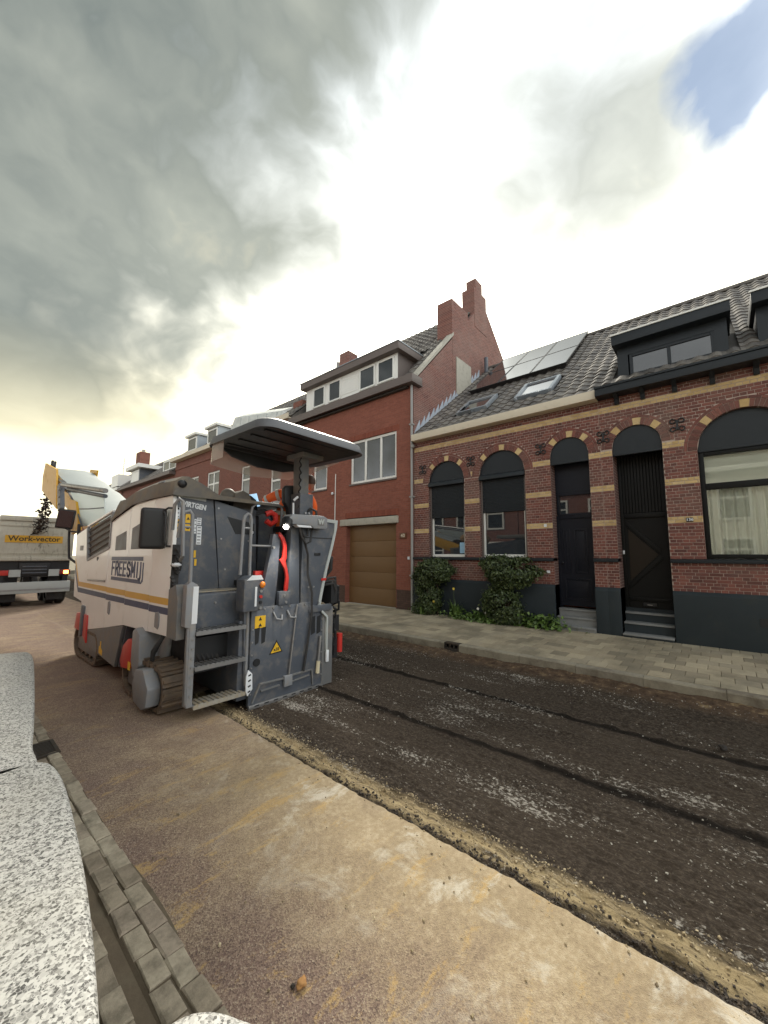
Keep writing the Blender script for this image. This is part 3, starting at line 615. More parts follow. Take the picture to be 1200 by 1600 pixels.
def brick_facade(parent, ya, yb, names, n_single, seed):
    ops = [OPN[n] for n in names]; rg = random.Random(seed); J = .010; fx = WX
    # mortar sheet with holes
    mb = MB(); cuts = sorted(set([ya, yb]+[v for o in ops for v in [o[0]+(o[1]-o[0])*i/28 for i in range(29)]]))
    for a, b_ in zip(cuts[:-1], cuts[1:]):
        c = (a+b_)/2; op = [o for o in ops if o[0] < c < o[1]]
        if not op: mb.add([(fx+.009, a, .02), (fx+.009, b_, .02), (fx+.009, b_, 5.884), (fx+.009, a, 5.884)], [(0, 1, 2, 3)]); continue
        y0, y1, zb, ap = op[0]; r = (y1-y0)/2; cy = (y0+y1)/2; za = [ap-r+math.sqrt(max(0, r*r-(t_-cy)**2)) for t_ in (a, b_)]
        mb.add([(fx+.009, a, za[0]), (fx+.009, b_, za[1]), (fx+.009, b_, 5.884), (fx+.009, a, 5.884)], [(0, 1, 2, 3)])
        if zb > .5: mb.add([(fx+.009, a, .02), (fx+.009, b_, .02), (fx+.009, b_, zb), (fx+.009, a, zb)], [(0, 1, 2, 3)])
    wall = mb.build('wall', MT['mortar'], parent)
    mb = MB()
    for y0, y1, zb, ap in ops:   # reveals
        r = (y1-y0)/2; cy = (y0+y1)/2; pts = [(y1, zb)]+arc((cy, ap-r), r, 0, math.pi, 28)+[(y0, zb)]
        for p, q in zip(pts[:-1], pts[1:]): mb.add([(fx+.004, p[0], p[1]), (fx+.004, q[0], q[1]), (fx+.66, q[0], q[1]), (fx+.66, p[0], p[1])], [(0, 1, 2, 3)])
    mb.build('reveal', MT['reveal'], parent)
    MB().box(fx+.70, 22.4, ya, yb, .02, 5.87).build('back_wall', MT['redbrick'], parent)
    def bme(L, h, col):
        v = [(0, -L/2, -h/2), (0, L/2, -h/2), (0, L/2, h/2), (0, -L/2, h/2)]; e = .004
        vv = [(0, p[1]*(1-2*e/L), p[2]*(1-2*e/h)) for p in v]+[(e, p[1], p[2]) for p in v]+[(.02, p[1], p[2]) for p in v]
        ff = [(3, 2, 1, 0)]+[(i, (i+1) % 4, 4+(i+1) % 4, 4+i) for i in range(4)]+[(4+i, 4+(i+1) % 4, 8+(i+1) % 4, 8+i) for i in range(4)]; return vv, ff
    full = {}
    for L in (.224, .112):
        for c in 'rc': full[(L, c)] = shared('brick', *bme(L-J, .0606, c), MT['brickA' if c == 'r' else 'brickC'])
    items = []
    for i, (z0, z1, col) in enumerate(COURSES):
        zm = (z0+z1)/2; bl = blocked(zm, ops); L = .224 if i % 2 else .112
        if col == 'c': L = .224 if i % 2 == 0 else .112
        off = (.112 if (i//2) % 2 else 0)+(.056 if i % 2 == 0 else 0); y = math.floor((ya-1)/.224)*.224+off
        while y < yb:
            a, b_ = max(y, ya), min(y+L, yb); y += L; segs = [(a, b_)] if b_-a > .02 else []
            for p, q in bl:
                ns = []
                for s_, e_ in segs:
                    if q <= s_ or p >= e_: ns.append((s_, e_)); continue
                    if p-s_ > .02: ns.append((s_, p))
                    if e_-q > .02: ns.append((q, e_))
                segs = ns
            for s_, e_ in segs: items.append(((s_+e_)/2, zm, e_-s_, z1-z0, col, L))
    fulls = [it for it in items if abs(it[2]-it[5]) < .004 and in_view((fx, it[0], it[1]), 1.0)]
    fulls.sort(key=lambda it: -(it[2]*it[3])/(fx**2+it[0]**2+(it[1]-2)**2)); single = set(fulls[:n_single]); js = {'r': MB(), 'c': MB()}
    for it in items:
        y, z, L, h, col, L0 = it; dx = rg.uniform(-.002, .0025)
        if it in single:
            o = link('brick', full[(L0, col)], None, wall, (fx+dx, y+rg.uniform(-.001, .001), z)); o.rotation_euler = (rg.uniform(-.006, .006), 0, rg.uniform(-.008, .008))
        else:
            v, f = bme(L-J, h-.0095, col); js[col].add([(fx+dx+p[0], y+p[1], z+p[2]) for p in v], f)
    tag(js['r'].build('brickwork', MT['brickA'], wall), kind='stuff'); tag(js['c'].build('cream_brickwork', MT['brickC'], wall), kind='stuff')
    for y0, y1, zb, ap in ops:   # arches
        r = (y1-y0)/2; cy = (y0+y1)/2; zc = ap-r
        def wedge(a0, a1, ra, rb, mm, x=fx-.003):
            g = .004; mbw = MB(); n_ = 2; pts = [(cy+ra*math.cos(a0+g/ra+(a1-a0-2*g/ra)*k/n_), zc+ra*math.sin(a0+g/ra+(a1-a0-2*g/ra)*k/n_)) for k in range(n_+1)]+[(cy+rb*math.cos(a1-g/rb-(a1-a0-2*g/rb)*k/n_), zc+rb*math.sin(a1-g/rb-(a1-a0-2*g/rb)*k/n_)) for k in range(n_+1)]
            mbw.prism(pts, 'X', x+rg.uniform(-.002, .002), fx+.03); mbw.build('voussoir', mm, wall)
        nv = int(round(math.pi*(r+.08)/.078)); nv += (nv+1) % 2; step = math.pi/nv; mids = [round(nv*f_) for f_ in (.25, .5, .75)]; k = 0
        while k < nv:
            if any(k <= q-.5 < k+1.4 for q in mids) and k+2 <= nv and any(abs((k+1)-q) <= 1 for q in mids) and not getattr(brick_facade, '_last', -9) == k-1:
                wedge(k*step, (k+2)*step, r+.002, r+.165, MT['brickC'], fx-.008); brick_facade._last = k+1; k += 2
            else: wedge(k*step, (k+1)*step, r+.002, r+.165, MT['brickA']); k += 1
        brick_facade._last = -9
        no = int(round(math.pi*(r+.2)/.20))
        for k in range(no): wedge(k*math.pi/no, (k+1)*math.pi/no, r+.175, r+RING-.004, MT['brickA'])
    return wall
def plinth_and_sill(parent, segs, sillsegs):
    for a, b_ in segs:
        MB().prism([(WX-.075, .02), (WX-.065, 1.19), (WX+.0, 1.262), (WX+.55, 1.262), (WX+.55, .02)], 'Y', a, b_).build('plinth', MT['plinth'], parent, bevel=.006)
    for a, b_ in sillsegs:
        MB().prism([(WX-.085, 1.862), (WX-.085, 1.925), (WX+.0, 1.946), (WX+.30, 1.946), (WX+.30, 1.862)], 'Y', a, b_).build('sill', MT['anthracite'], parent, bevel=.006)
def anchor(parent, y, z):
    mb = MB(); mb.box(WX-.03, WX-.008, y-.018, y+.018, z-.10, z+.10)
    for sy in (-1, 1):
        for sz in (-1, 1):
            c = (y+sy*.075, z+sz*.095); pts = [(c[0]+.055*math.cos(a), c[1]+.05*math.sin(a)) for a in [sz*sy*(k*.62)+(math.pi if sy > 0 else 0) for k in range(9)]]
            mb.tube([(WX-.02, p, q) for p, q in pts], .014, 6)
            mb.tube([(WX-.02, y, z+sz*.10), (WX-.02, c[0], c[1]+sz*.04)], .013, 6)
    mb.build('wall_anchor', MT['black'], parent)
PL = (10.91, 6.406, rad(37.96)); SL = math.tan(PL[2]); RX, RZ = 16.5, 6.406+SL*(16.5-10.91)
def roofz(x): return 6.406+SL*(x-10.91)
def main_roof(parent, ya, yb, skip, seed, n=300):
    e0 = 10.42; rf = MB().prism([(e0, roofz(e0)-.03), (RX, RZ-.03), (22.5, roofz(e0)-.1), (22.5, roofz(e0)-.3), (e0, roofz(e0)-.12)], 'Y', ya, yb).build('roof', MT['deck'], parent)
    tile_roof(rf, (e0, roofz(e0), PL[2]), (RX-e0)/math.cos(PL[2]), ya, yb, skip, n, seed)
    rl = MB()
    k = ya
    while k < yb-.05:
        pts = [(RX+.13*math.cos(a), RZ+.02+.11*math.sin(a)) for a in [rad(-20)+rad(220)*i/6 for i in range(7)]]; rl = MB(); rl.prism(pts, 'Y', k, min(k+.372, yb)); rl.build('ridge_tile', MT['tile'], rf); k += .37
    return rf
def dormer(parent, y0, y1, X, zb, wz0, wz1, fz0, fz1, oy, mf, wins, roofcol, side_m=None, depth=None):
    """flat-roofed dormer: side cheeks, front boards, windows and an overhanging fascia"""
    xr = X+(fz0-roofz(X))/SL+.15 if depth is None else X+depth
    for yy in (y0, y1):
        MB().prism([(X, zb), (X, fz0), (xr, fz0)] if depth is None else [(X, zb), (X, fz0), (xr, fz0), (xr, zb+depth*.9)], 'Y', yy-.03, yy+.03).build('dormer_cheek', side_m or mf, parent)
    mb = MB(); mb.box(X-.02, X+.06, y0-.03, y0+wins[0][0]-.0, zb, fz0); mb.box(X-.02, X+.06, y0+wins[-1][1], y1+.03, zb, fz0); mb.box(X-.018, X+.06, y0, y1, wz1, fz0); mb.box(X-.018, X+.06, y0, y1, zb, wz0); mb.build('dormer_front', mf, parent)
    MB().box(X-.30, xr+.05, y0-oy, y1+oy, fz0, fz1).build('dormer_roof', mf, parent, bevel=.008)
    MB().box(X-.325, X-.27, y0-oy-.02, y1+oy+.02, fz1-.005, fz1+.035).build('roof_trim', roofcol, parent)
    return xr
# =================================================== house with big window (136)
A = thing('terraced_house', 'one storey purple brick house with arched big window and black dormer', 'house', (13, -.6, .1), 'terraced houses along the street')
ya, yb = -3.6, 2.10
brick_facade(A, ya, yb, ['door2', 'big'], 300, 31)
plinth_and_sill(A, [(ya, .8575), (1.846, 2.10)], [(ya, .8575), (1.846, 2.10)])
for y, z in ((.555, 4.91), (2.02, 4.92), (-2.2, 4.9)): anchor(A, y, z)
rA = main_roof(A, ya, yb, [(-.46, 1.72, 10.9, 12.9), (-3.1, -.88, 10.9, 12.9)], 41)
xr = dormer(A, -.40, 1.66, 11.1, 6.42, 6.50, 7.07, 7.29, 7.54, .10, MT['anthracite'], [(.20, 1.86)], MT['wframe'])
window(A, 11.09, -.21, 1.434, 6.50, 7.07, .07, mull=(.63,), mf=MT['anthracite'])
dormer(A, -3.0, -.93, 11.1, 6.42, 6.50, 7.07, 7.29, 7.54, .10, MT['anthracite'], [(.20, 1.86)], MT['wframe'])
window(A, 11.09, -2.8, -1.14, 6.50, 7.07, .07, mull=(-1.97,), mf=MT['anthracite'])
mb = MB(); mb.box(10.22, 10.25, ya, yb-.02, 5.86, 6.07); mb.box(10.25, 10.60, ya, yb-.02, 5.86, 5.885); mb.box(10.25, 10.6, ya, yb-.02, 6.0, 6.02); mb.box(10.19, 10.22, ya, yb-.01, 6.035, 6.085); mb.build('gutter', MT['anthracite'], A, bevel=.004)
for y in (1.68, 1.15, .55, -.10, -.78, -1.5, -2.2): MB().prism([(10.30, 5.86), (10.60, 5.86), (10.60, 5.66), (10.54, 5.66), (10.50, 5.77)], 'Y', y-.045, y+.045).build('gutter_bracket', MT['anthracite'], A, bevel=.005)
# big window
r = .7675; cy = -.5225; pts = arc((cy, 5.05-r), r+.0, 0, math.pi, 24); MB().prism([(y, z) for y, z in pts], 'X', WX+.10, WX+.15).build('arch_panel', MT['anthracite'], A)
MB().box(WX+.07, WX+.12, -1.285, .24, 4.235, 4.285).build('arch_moulding', MT['anthracite'], A, bevel=.01)
mb = MB(); X = WX+.10; frame_boxes(mb, X, .10, -1.285, .24, 1.965, 4.24, .085); mb.box(X-.015, X+.10, -1.2, .155, 3.42, 3.55); fr = mb.build('window_frame', MT['doorblack'], A, bevel=.008)
MB().box(X+.05, X+.056, -1.2, .155, 2.05, 3.42).build('pane', MT['clear'], fr); MB().box(X+.05, X+.056, -1.2, .155, 3.55, 4.155).build('pane', MT['clear'], fr)
def curtain(parent, x, y0, y1, z0, z1, seed):
    n = 160; vs = []; rg = random.Random(seed); ph = [rg.uniform(0, 6) for _ in range(4)]
    for i in range(n+1):
        y = y0+(y1-y0)*i/n; d = .040*math.sin(y*44+ph[0]+1.4*math.sin(y*5))+.016*math.sin(y*79+ph[1])+.02*math.sin(y*11+ph[2])
        vs += [(x+d, y, z0), (x+d*.8, y, z1)]
    return MB().add(vs, [(2*i, 2*i+2, 2*i+3, 2*i+1) for i in range(n)]).build('curtain', MT['curtain'], parent, smooth=True)
curtain(A, WX+.30, -1.28, .235, 1.96, 3.50, 3); MB().box(WX+.24, WX+.27, -1.28, .235, 3.56, 4.25).build('blind', MT['curtain'], A)
MB().box(WX+.35, WX+.37, -1.4, .35, 1.9, 4.4).build('room_back', MT['curtain'], A)
# door 2: boarded upper panel, braced lower door
r = .49425; cy = 1.35175
MB().prism([(1.845, 4.44)]+arc((cy, 5.09-r), r-.001, 0, math.pi, 24)+[(.858, 4.44)], 'X', WX+.05, WX+.09).build('arch_panel', MT['anthracite'], A)
MB().box(WX+.02, WX+.10, .862, 1.842, 4.41, 4.445).build('arch_moulding', MT['anthracite'], A, bevel=.004)
dx = WX+.52; d2 = MB(); d2.box(dx+.02, dx+.06, .86, 1.844, .76, 4.6); door = d2.build('door', MT['doorblack'], A)
for k in range(13): MB().box(dx, dx+.022, .93+k*.065, .93+k*.065+.058, 3.05, 4.5).build('board', MT['doorblack'], door, bevel=.006, segs=1)
mb = MB(); mb.box(dx-.03, dx+.02, .86, .93, .76, 4.55); mb.box(dx-.03, dx+.02, 1.775, 1.844, .76, 4.55); mb.box(dx-.032, dx+.02, .93, 1.775, 2.93, 3.04); mb.box(dx-.02, dx+.02, .93, 1.775, .95, 1.03); mb.build('door_frame', MT['doorblack'], door, bevel=.006)
mb = MB(); mb.prism([(1.73, 2.86), (1.73, 2.72), (1.06, 2.02), (1.06, 2.16)], 'X', dx-.012, dx+.022); mb.build('brace', MT['doorblack'], door, bevel=.004)
MB().prism([(1.73, 1.35), (1.73, 1.22), (1.06, 1.92), (1.06, 2.05)], 'X', dx-.012, dx+.022).build('brace', MT['doorblack'], door, bevel=.004)
MB().prism([(1.70, 2.66), (1.70, 1.42), (1.12, 2.04)], 'X', dx+.005, dx+.021).build('door_panel', mat('brown_door_panel', (.020, .014, .009), .5, spec=.25), door)
MB().box(dx-.035, dx+.02, 1.22, 1.48, .83, .91).build('letter_slot', MT['black'], door, bevel=.006); MB().box(dx-.038, dx-.034, 1.30, 1.40, .86, .875).build('letter_flap', MT['steel'], door)
MB().box(dx-.05, dx-.03, 1.79, 1.83, 2.05, 2.14).build('door_bell', MT['sticker_w'], door, bevel=.004)
def steps(parent, y0, y1, levels, m):
    for i, (x0, z0, z1, ex) in enumerate(levels):
        st = MB().box(x0, WX+.66, y0-ex, y1+ex, z0, z1-.045).build('step', m, parent); MB().box(x0-.03, WX+.66, y0-ex-.02*(ex > 0), y1+ex+.02*(ex > 0), z1-.045, z1).build('tread_stone', MT['stepstone'], st, bevel=.008)
MT['stepstone'] = mat('blue_stone', (.22, .225, .225), .7, var=.2, vs=10, bump=.1)
steps(A, .88, 1.83, [(WX-.10, .05, .26, .0), (WX+.12, .2, .49, 0), (WX+.34, .4, .70, 0)], MT['plinth'])
MB().box(WX+.47, WX+.62, .862, 1.84, .69, .78).build('threshold', MT['plinth'], A)
pl = MB().box(WX-.012, WX-.002, .41, .53, 2.745, 2.835).build('number_plate', MT['doorblack'], A); lettering('house_number', '136', .085, MT['sticker_w'], pl, (WX-.014, .47, 2.79), (0, -1, 0), (0, 0, 1), bold=.002)
MB().box(WX-.08, WX-.055, -.62, -.47, .66, .82).build('vent', MT['black'], A)
# =================================================== house with shutters
B = thing('terraced_house', 'one storey purple brick house with shuttered arched windows and solar panels', 'house', (13, 5, .1), 'terraced houses along the street')
ya, yb = 2.10, 7.82
brick_facade(B, ya, yb, ['win1', 'win2', 'door1'], 300, 32)
plinth_and_sill(B, [(2.10, 2.373), (3.309, yb)], [(2.10, 2.373), (3.309, yb)])
for y, z in ((3.54, 4.885), (5.65, 4.88), (7.45, 4.86)): anchor(B, y, z)
main_roof(B, ya, yb, [(3.30, 4.48, 11.1, 12.3), (5.28, 6.5, 11.1, 12.2), (3.5, 6.8, 13.2, 16.3)], 42)
mb = MB(); mb.prism([(10.30, 5.84), (10.30, 6.06), (10.33, 6.06), (10.35, 5.87), (10.60, 5.87), (10.60, 5.84)], 'Y', ya-.01, yb-.10); mb.box(10.33, 10.62, ya-.008, yb-.102, 5.875, 5.93); mb.build('gutter', MT['cream'], B, bevel=.004)
# solar panels
an = PL[2]; Rr = Euler((0, -an, 0)).to_matrix(); nrm = Vector((-math.sin(an), 0, math.cos(an)))
sx0, sx1 = 13.06, 16.5; cw = (6.95-3.40)/3; ls = (sx1-sx0)/math.cos(an)/2
for i in range(2):
    for k in range(3):
        s = (i+.5)*ls; c = Vector((sx0+s*math.cos(an), 3.40+(k+.5)*cw, roofz(sx0)+s*math.sin(an)))+nrm*.20
        sp_ = MB().obox(c, (ls-.02, cw-.02, .03), Rr).build('solar_panel', MT['solar'], B)
        mb = MB()
        for a, b_, w_, h_ in ((0, -1, ls-.02, .03), (0, 1, ls-.02, .03), (-1, 0, .03, cw-.02), (1, 0, .03, cw-.02)): mb.obox(c+Rr@Vector((a*(ls/2-.02), b_*(cw/2-.02), .004)), (w_, h_, .036), Rr)
        mb.build('panel_frame', MT['black'], sp_)
MB().obox(Vector((sx0+.1, 5.175, roofz(sx0+.1)))+nrm*.10, (.05, 3.5, .18), Rr).build('panel_rail', MT['black'], B)
for (y0, y1, x0, x1) in ((3.36, 4.45, 11.2, 12.22), (5.35, 6.45, 11.2, 12.08)):
    L = (x1-x0)/math.cos(an); c = Vector(((x0+x1)/2, (y0+y1)/2, roofz((x0+x1)/2)))+nrm*.07; w_ = y1-y0
    mb = MB()
    for a, b_, dx_, dy_ in ((0, -1, L, .09), (0, 1, L, .09), (-1, 0, .09, w_-.18), (1, 0, .09, w_-.18)): mb.obox(c+Rr@Vector((a*(L/2-.045), b_*(w_/2-.045), .02)), (dx_, dy_, .12), Rr)
    fr = mb.build('roof_window', MT['zinc'], B, bevel=.006); MB().obox(c+nrm*.02, (L-.17, w_-.17, .02), Rr).build('pane', MT['solar'], fr)
# shuttered windows
for nm, sh_b in (('win1', 3.20), ('win2', 3.26)):
    y0, y1, zb, ap = OPN[nm]; r = (y1-y0)/2; cy = (y0+y1)/2
    MB().prism(arc((cy, ap-r), r-.001, 0, math.pi, 24), 'X', WX+.07, WX+.11).build('arch_panel', MT['anthracite'], B)
    sh = MB().prism([(WX-.06, 4.24), (WX-.04, 4.36), (WX+.10, 4.42), (WX+.16, 4.42), (WX+.16, 4.24)], 'Y', y0+.01, y1-.01).build('shutter_box', MT['anthracite'], B, bevel=.01)
    z = sh_b; k = 0
    while z < 4.235:
        MB().prism([(WX+.105, z+.002), (WX+.100, z+.012), (WX+.100, z+.036), (WX+.106, z+.042), (WX+.115, z+.042), (WX+.115, z+.002)], 'Y', y0+.05, y1-.05).build('slat', MT['anthracite'], sh); z += .0435
    for a, b_ in ((y0+.012, y0+.06), (y1-.06, y1-.012)): MB().box(WX+.085, WX+.13, a, b_, 1.95, 4.25).build('shutter_guide', MT['brown'], sh)
    wz = window(B, WX+.14, y0+.02, y1-.02, 1.95, 4.30, .085, mf=MT['wframe'])
MB().box(WX+.157, WX+.160, 5.98, 6.17, 2.07, 2.40).build('poster', mat('blue_notice', (.30, .50, .68), .6), B)
# door 1
y0, y1, zb, ap = OPN['door1']; r = (y1-y0)/2; cy = (y0+y1)/2; dx = WX+.36
MB().prism([(y1-.001, 4.44)]+arc((cy, ap-r), r-.001, 0, math.pi, 24)+[(y0+.001, 4.44)], 'X', WX+.05, WX+.09).build('arch_panel', MT['anthracite'], B)
MB().box(WX+.02, WX+.10, y0+.004, y1-.004, 4.40, 4.445).build('arch_moulding', MT['anthracite'], B, bevel=.004)
MB().box(dx-.01, dx+.05, y0+.001, y1-.001, 3.66, 4.6).build('door_head_panel', MT['doorblue'], B)
window(B, dx-.02, y0+.02, y1-.02, 3.06, 3.66, .06, mf=MT['doorblue'])
door = MB().box(dx, dx+.05, y0+.06, y1-.06, .72, 2.98).build('door', MT['doorblue'], B)
mb = MB(); mb.box(dx-.03, dx+.05, y0+.001, y0+.06, .68, 3.06); mb.box(dx-.03, dx+.05, y1-.06, y1-.001, .68, 3.06); mb.box(dx-.03, dx+.05, y0+.06, y1-.06, 2.98, 3.06); mb.build('door_frame', MT['doorblue'], B, bevel=.006)
for a, b_, z0, z1 in ((y0+.20, y0+.53, 1.55, 2.70), (y0+.62, y1-.14, 1.55, 2.70), (y0+.16, y1-.14, .86, 1.42)):
    mb = MB(); frame_boxes(mb, dx-.016, .018, a, b_, z0, z1, .035); mb.box(dx-.010, dx+.002, a+.07, b_-.07, z0+.07, z1-.07); mb.build('door_panel', MT['doorblue'], door, bevel=.005)
MB().ball((dx-.05, y1-.12, 1.82), .03, .03, .03).build('door_knob', MT['black'], door, smooth=True)
steps(B, y0+.01, y1-.01, [(WX-.12, .05, .28, .0), (WX+.06, .2, .48, 0), (WX+.22, .4, .66, 0)], MT['stepstone'])
MB().box(WX-.012, WX-.002, 3.46, 3.53, 2.76, 2.84).build('number_plate', MT['sticker_w'], B); MB().box(WX-.03, WX-.002, 3.42, 3.50, 1.55, 1.62).build('door_bell', MT['sticker_w'], B, bevel=.004)
# =================================================== red brick house 40
Cc = thing('terraced_house', 'tall red brick house with brown garage door and long white dormer', 'house', (13, 11, .1), 'terraced houses along the street')
ya, yb = 7.84, 14.75
mb = MB(); G = (8.60, 11.14, .16, 3.10); Wn = (8.60, 10.95, 4.755, 6.49); W2 = (12.36, 13.27, 4.74, 6.25)
def wall_rects(mb, X, ya, yb, za, zb, holes, depth):
    ys = sorted(set([ya, yb]+[v for h in holes for v in h[:2]])); zs = sorted(set([za, zb]+[v for h in holes for v in h[2:]]))
    for a, b_ in zip(ys[:-1], ys[1:]):
        for c, d in zip(zs[:-1], zs[1:]):
            if any(h[0] <= (a+b_)/2 <= h[1] and h[2] <= (c+d)/2 <= h[3] for h in holes): continue
            mb.add([(X, a, c), (X, b_, c), (X, b_, d), (X, a, d)], [(0, 1, 2, 3)])
    for y0, y1, z0, z1 in holes:
        mb.add([(X, y0, z0), (X+depth, y0, z0), (X+depth, y0, z1), (X, y0, z1)], [(0, 1, 2, 3)]); mb.add([(X, y1, z0), (X+depth, y1, z0), (X+depth, y1, z1), (X, y1, z1)], [(0, 1, 2, 3)])
        mb.add([(X, y0, z1), (X+depth, y0, z1), (X+depth, y1, z1), (X, y1, z1)], [(0, 1, 2, 3)]); mb.add([(X, y0, z0), (X+depth, y0, z0), (X+depth, y1, z0), (X, y1, z0)], [(0, 1, 2, 3)])
Gh = (8.60, 11.14, .02, 3.42)
wall_rects(mb, WX, ya, yb, .02, 7.97, [Gh, Wn, W2], .30); wallc = mb.build('wall', MT['redbrick'], Cc)
# soldier courses over openings
rg = random.Random(3); MT['soldier'] = piece_mat('soldier_brick', [(.19, .055, .035), (.25, .075, .045), (.215, .062, .04)], .9)
sme = MB().box(-.012, .02, -.031, .031, 0, .21).mesh('soldier_brick'); sme.materials.append(MT['soldier'])
for (a, b_, z) in ((8.50, 11.05, 6.49), (8.5, 11.2, 3.42)):
    y = a
    while y < b_: link('soldier_brick', sme, None, wallc, (WX+.004, y, z)); y += .072
MB().box(WX-.006, WX+.01, 7.84, 8.58, .16, .82).build('plinth', MT['plinthbrick'], Cc); MB().box(WX-.006, WX+.01, 11.16, 14.75, .16, .82).build('plinth', MT['plinthbrick'], Cc)
gx = [(8.5, 6.0), (10.62, 8.17)]
MB().prism([(WX+.002, .02), (WX+.002, 8.2), (10.92, 8.42), (16.0, 13.75), (16.5, 13.75), (22.4, 8.3), (22.4, .02)], 'Y', ya-.012, ya+.25).build('gable_wall', MT['gable'], Cc)
MB().box(WX+.32, 22.3, ya+.25, yb, .02, 7.9).build('back_wall', MT['redbrick'], Cc)
gar = MB().box(WX+.22, WX+.27, 8.60, 11.14, .16, 3.12).build('garage_door', MT['garage'], Cc)
for k in range(5): MB().box(WX+.205, WX+.222, 8.66, 11.08, .20+k*.58, .20+k*.58+.565).build('door_section', MT['garage'], gar, bevel=.01)
MB().box(WX-.07, WX+.24, 8.50, 11.45, 3.13, 3.38).build('lintel', MT['concrete'], Cc, bevel=.012); MB().box(WX+.1, WX+.26, 8.6, 11.14, 3.37, 3.42).build('lintel_board', MT['brown'], Cc)
MB().box(WX-.05, WX+.3, 8.60, 11.14, .10, .165).build('threshold', MT['concrete'], Cc)
window(Cc, WX+.05, Wn[0], Wn[1], Wn[2], Wn[3], .10, mull=(9.38, 10.17)); MB().box(WX-.05, WX+.05, Wn[0]-.02, Wn[1]+.02, Wn[2]-.06, Wn[2]-.002).build('window_sill', MT['brown'], Cc)
window(Cc, WX+.05, W2[0], W2[1], W2[2], W2[3], .10); MB().box(WX-.05, WX+.05, W2[0]-.02, W2[1]+.02, W2[2]-.06, W2[2]-.002).build('window_sill', MT['brown'], Cc)
pn = MB().box(WX-.03, WX-.002, 8.13, 8.44, 2.56, 2.77).build('number_plate', mat('wooden_plate', (.12, .045, .02), .5), Cc, bevel=.02); lettering('house_number', '40', .17, MT['cream'], pn, (WX-.032, 8.285, 2.665), (0, -1, 0), (0, 0, 1), bold=.004, spacing=1.1)
MB().box(WX-.03, WX-.002, 8.0, 8.08, 1.85, 1.95).build('door_bell', MT['sticker_w'], Cc)
MB().tube([(WX-.02, 11.80, 3.4), (WX-.02, 11.80, 5.3)], .018, 8).build('conduit', MT['wframe'], Cc); MB().ball((WX-.05, 11.95, 4.5), .05, .06, .06).build('wall_lamp', MT['sticker_w'], Cc)
# drain pipe on the party line
dp = thing('drain_pipe', 'grey drain pipe running down between the red and purple brick houses', 'drain pipe', (10.53, 7.86, .17))
MB().cyl((10.53, 7.86, .17), (10.53, 7.86, 7.95), .045, 12).build('pipe', MT['pipe'], dp, smooth='auto')
for z in (1.3, 3.95, 6.5): MB().box(10.47, 10.60, 7.79, 7.93, z, z+.05).build('clamp', MT['pipe'], dp)
MB().ball((10.50, 7.80, 5.72), .06, .08, .07).build('pipe_elbow', MT['pipe'], dp)
# eaves and dormer of house 40
mb = MB(); mb.box(10.28, 10.31, 7.66, yb+.1, 7.97, 8.27); mb.box(10.31, 10.95, 7.66, yb+.1, 7.97, 8.0); mb.box(10.31, 10.9, 7.66, 7.69, 8.0, 8.27); mb.box(10.31, 10.8, 7.69, yb+.1, 8.18, 8.22); mb.build('gutter', MT['brown'], Cc, bevel=.005)
ca = math.atan2(13.7-8.48, 15.85-10.92); RC = lambda x: 8.48+(x-10.92)*math.tan(ca)
rf = MB().prism([(10.45, RC(10.45)-.05), (15.9, RC(15.9)-.05), (22.4, 8.3), (22.4, 8.0), (10.45, 7.9)], 'Y', ya+.2, yb).build('roof', MT['deck'], Cc)
tile_roof(rf, (10.5, RC(10.5), ca), (15.9-10.5)/math.cos(ca), ya+.2, yb, [(8.75, 14.6, 10.4, 12.7)], 0, 43)
MB().prism([(10.55, RC(10.55)+.0), (10.5, RC(10.5)+.14), (13.4, RC(13.4)+.14), (13.4, RC(13.4))], 'Y', ya-.03, ya+.24).build('verge', MT['concrete'], Cc)
X = 10.95
MB().box(X+.03, X+.09, 8.86, 14.40, 8.6, 9.72).build('dormer_front', MT['wframe'], Cc)
for k in range(8): MB().box(X+.012, X+.035, 10.93, 11.98, 8.83+k*.105, 8.83+k*.105+.098).build('siding_board', MT['wframe'], Cc)
for a, b_ in ((13.03, 13.85), (11.98, 12.78), (9.98, 10.86), (9.0, 9.86)): window(Cc, X-.03, a, b_, 8.70, 9.62, .07)
MB().prism([(X+.05, 8.5), (X+.05, 9.72), (12.15, 9.72)], 'Y', 8.84, 8.90).build('dormer_cheek', MT['brown'], Cc); MB().prism([(X+.05, 8.5), (X+.05, 9.72), (12.15, 9.72)], 'Y', 14.38, 14.44).build('dormer_cheek', MT['brown'], Cc)
MB().box(X-.25, 12.7, 8.60, 14.55, 9.70, 9.98).build('dormer_roof', MT['brown'], Cc, bevel=.01); MB().box(X-.275, 12.7, 8.58, 14.57, 9.98, 10.01).build('roof_trim', MT['zinc'], Cc)
# chimneys, slab, flashing
MB().box(13.30, 14.65, ya-.02, 8.55, 9.6, 12.70).build('chimney', MT['gable'], Cc)
ch = MB(); ch.box(15.3, 16.5, ya-.025, 8.45, 12.4, 14.35); ch.box(15.45, 16.1, ya-.022, 8.3, 14.35, 14.85); ch.build('chimney', MT['gable'], Cc); MB().cyl((15.8, 8.1, 14.85), (15.8, 8.1, 15.0), .13, 10).build('chimney_pot', MT['concrete'], Cc)
MB().box(13.55, 14.78, ya-.06, ya-.012, 8.6, 10.22).build('render_slab', MT['concrete'], Cc)
MB().box(11.2, 11.8, 15.0, 15.75, 8.6, 9.55).build('chimney', MT['darkbrick'], Cc); MB().box(11.9, 12.5, 12.55, 13.15, 9.9, 11.5).build('chimney', MT['gable'], Cc); MB().cyl((12.2, 13.58, 9.9), (12.2, 13.58, 11.35), .10, 8).build('flue_pipe', MT['pipe'], Cc)
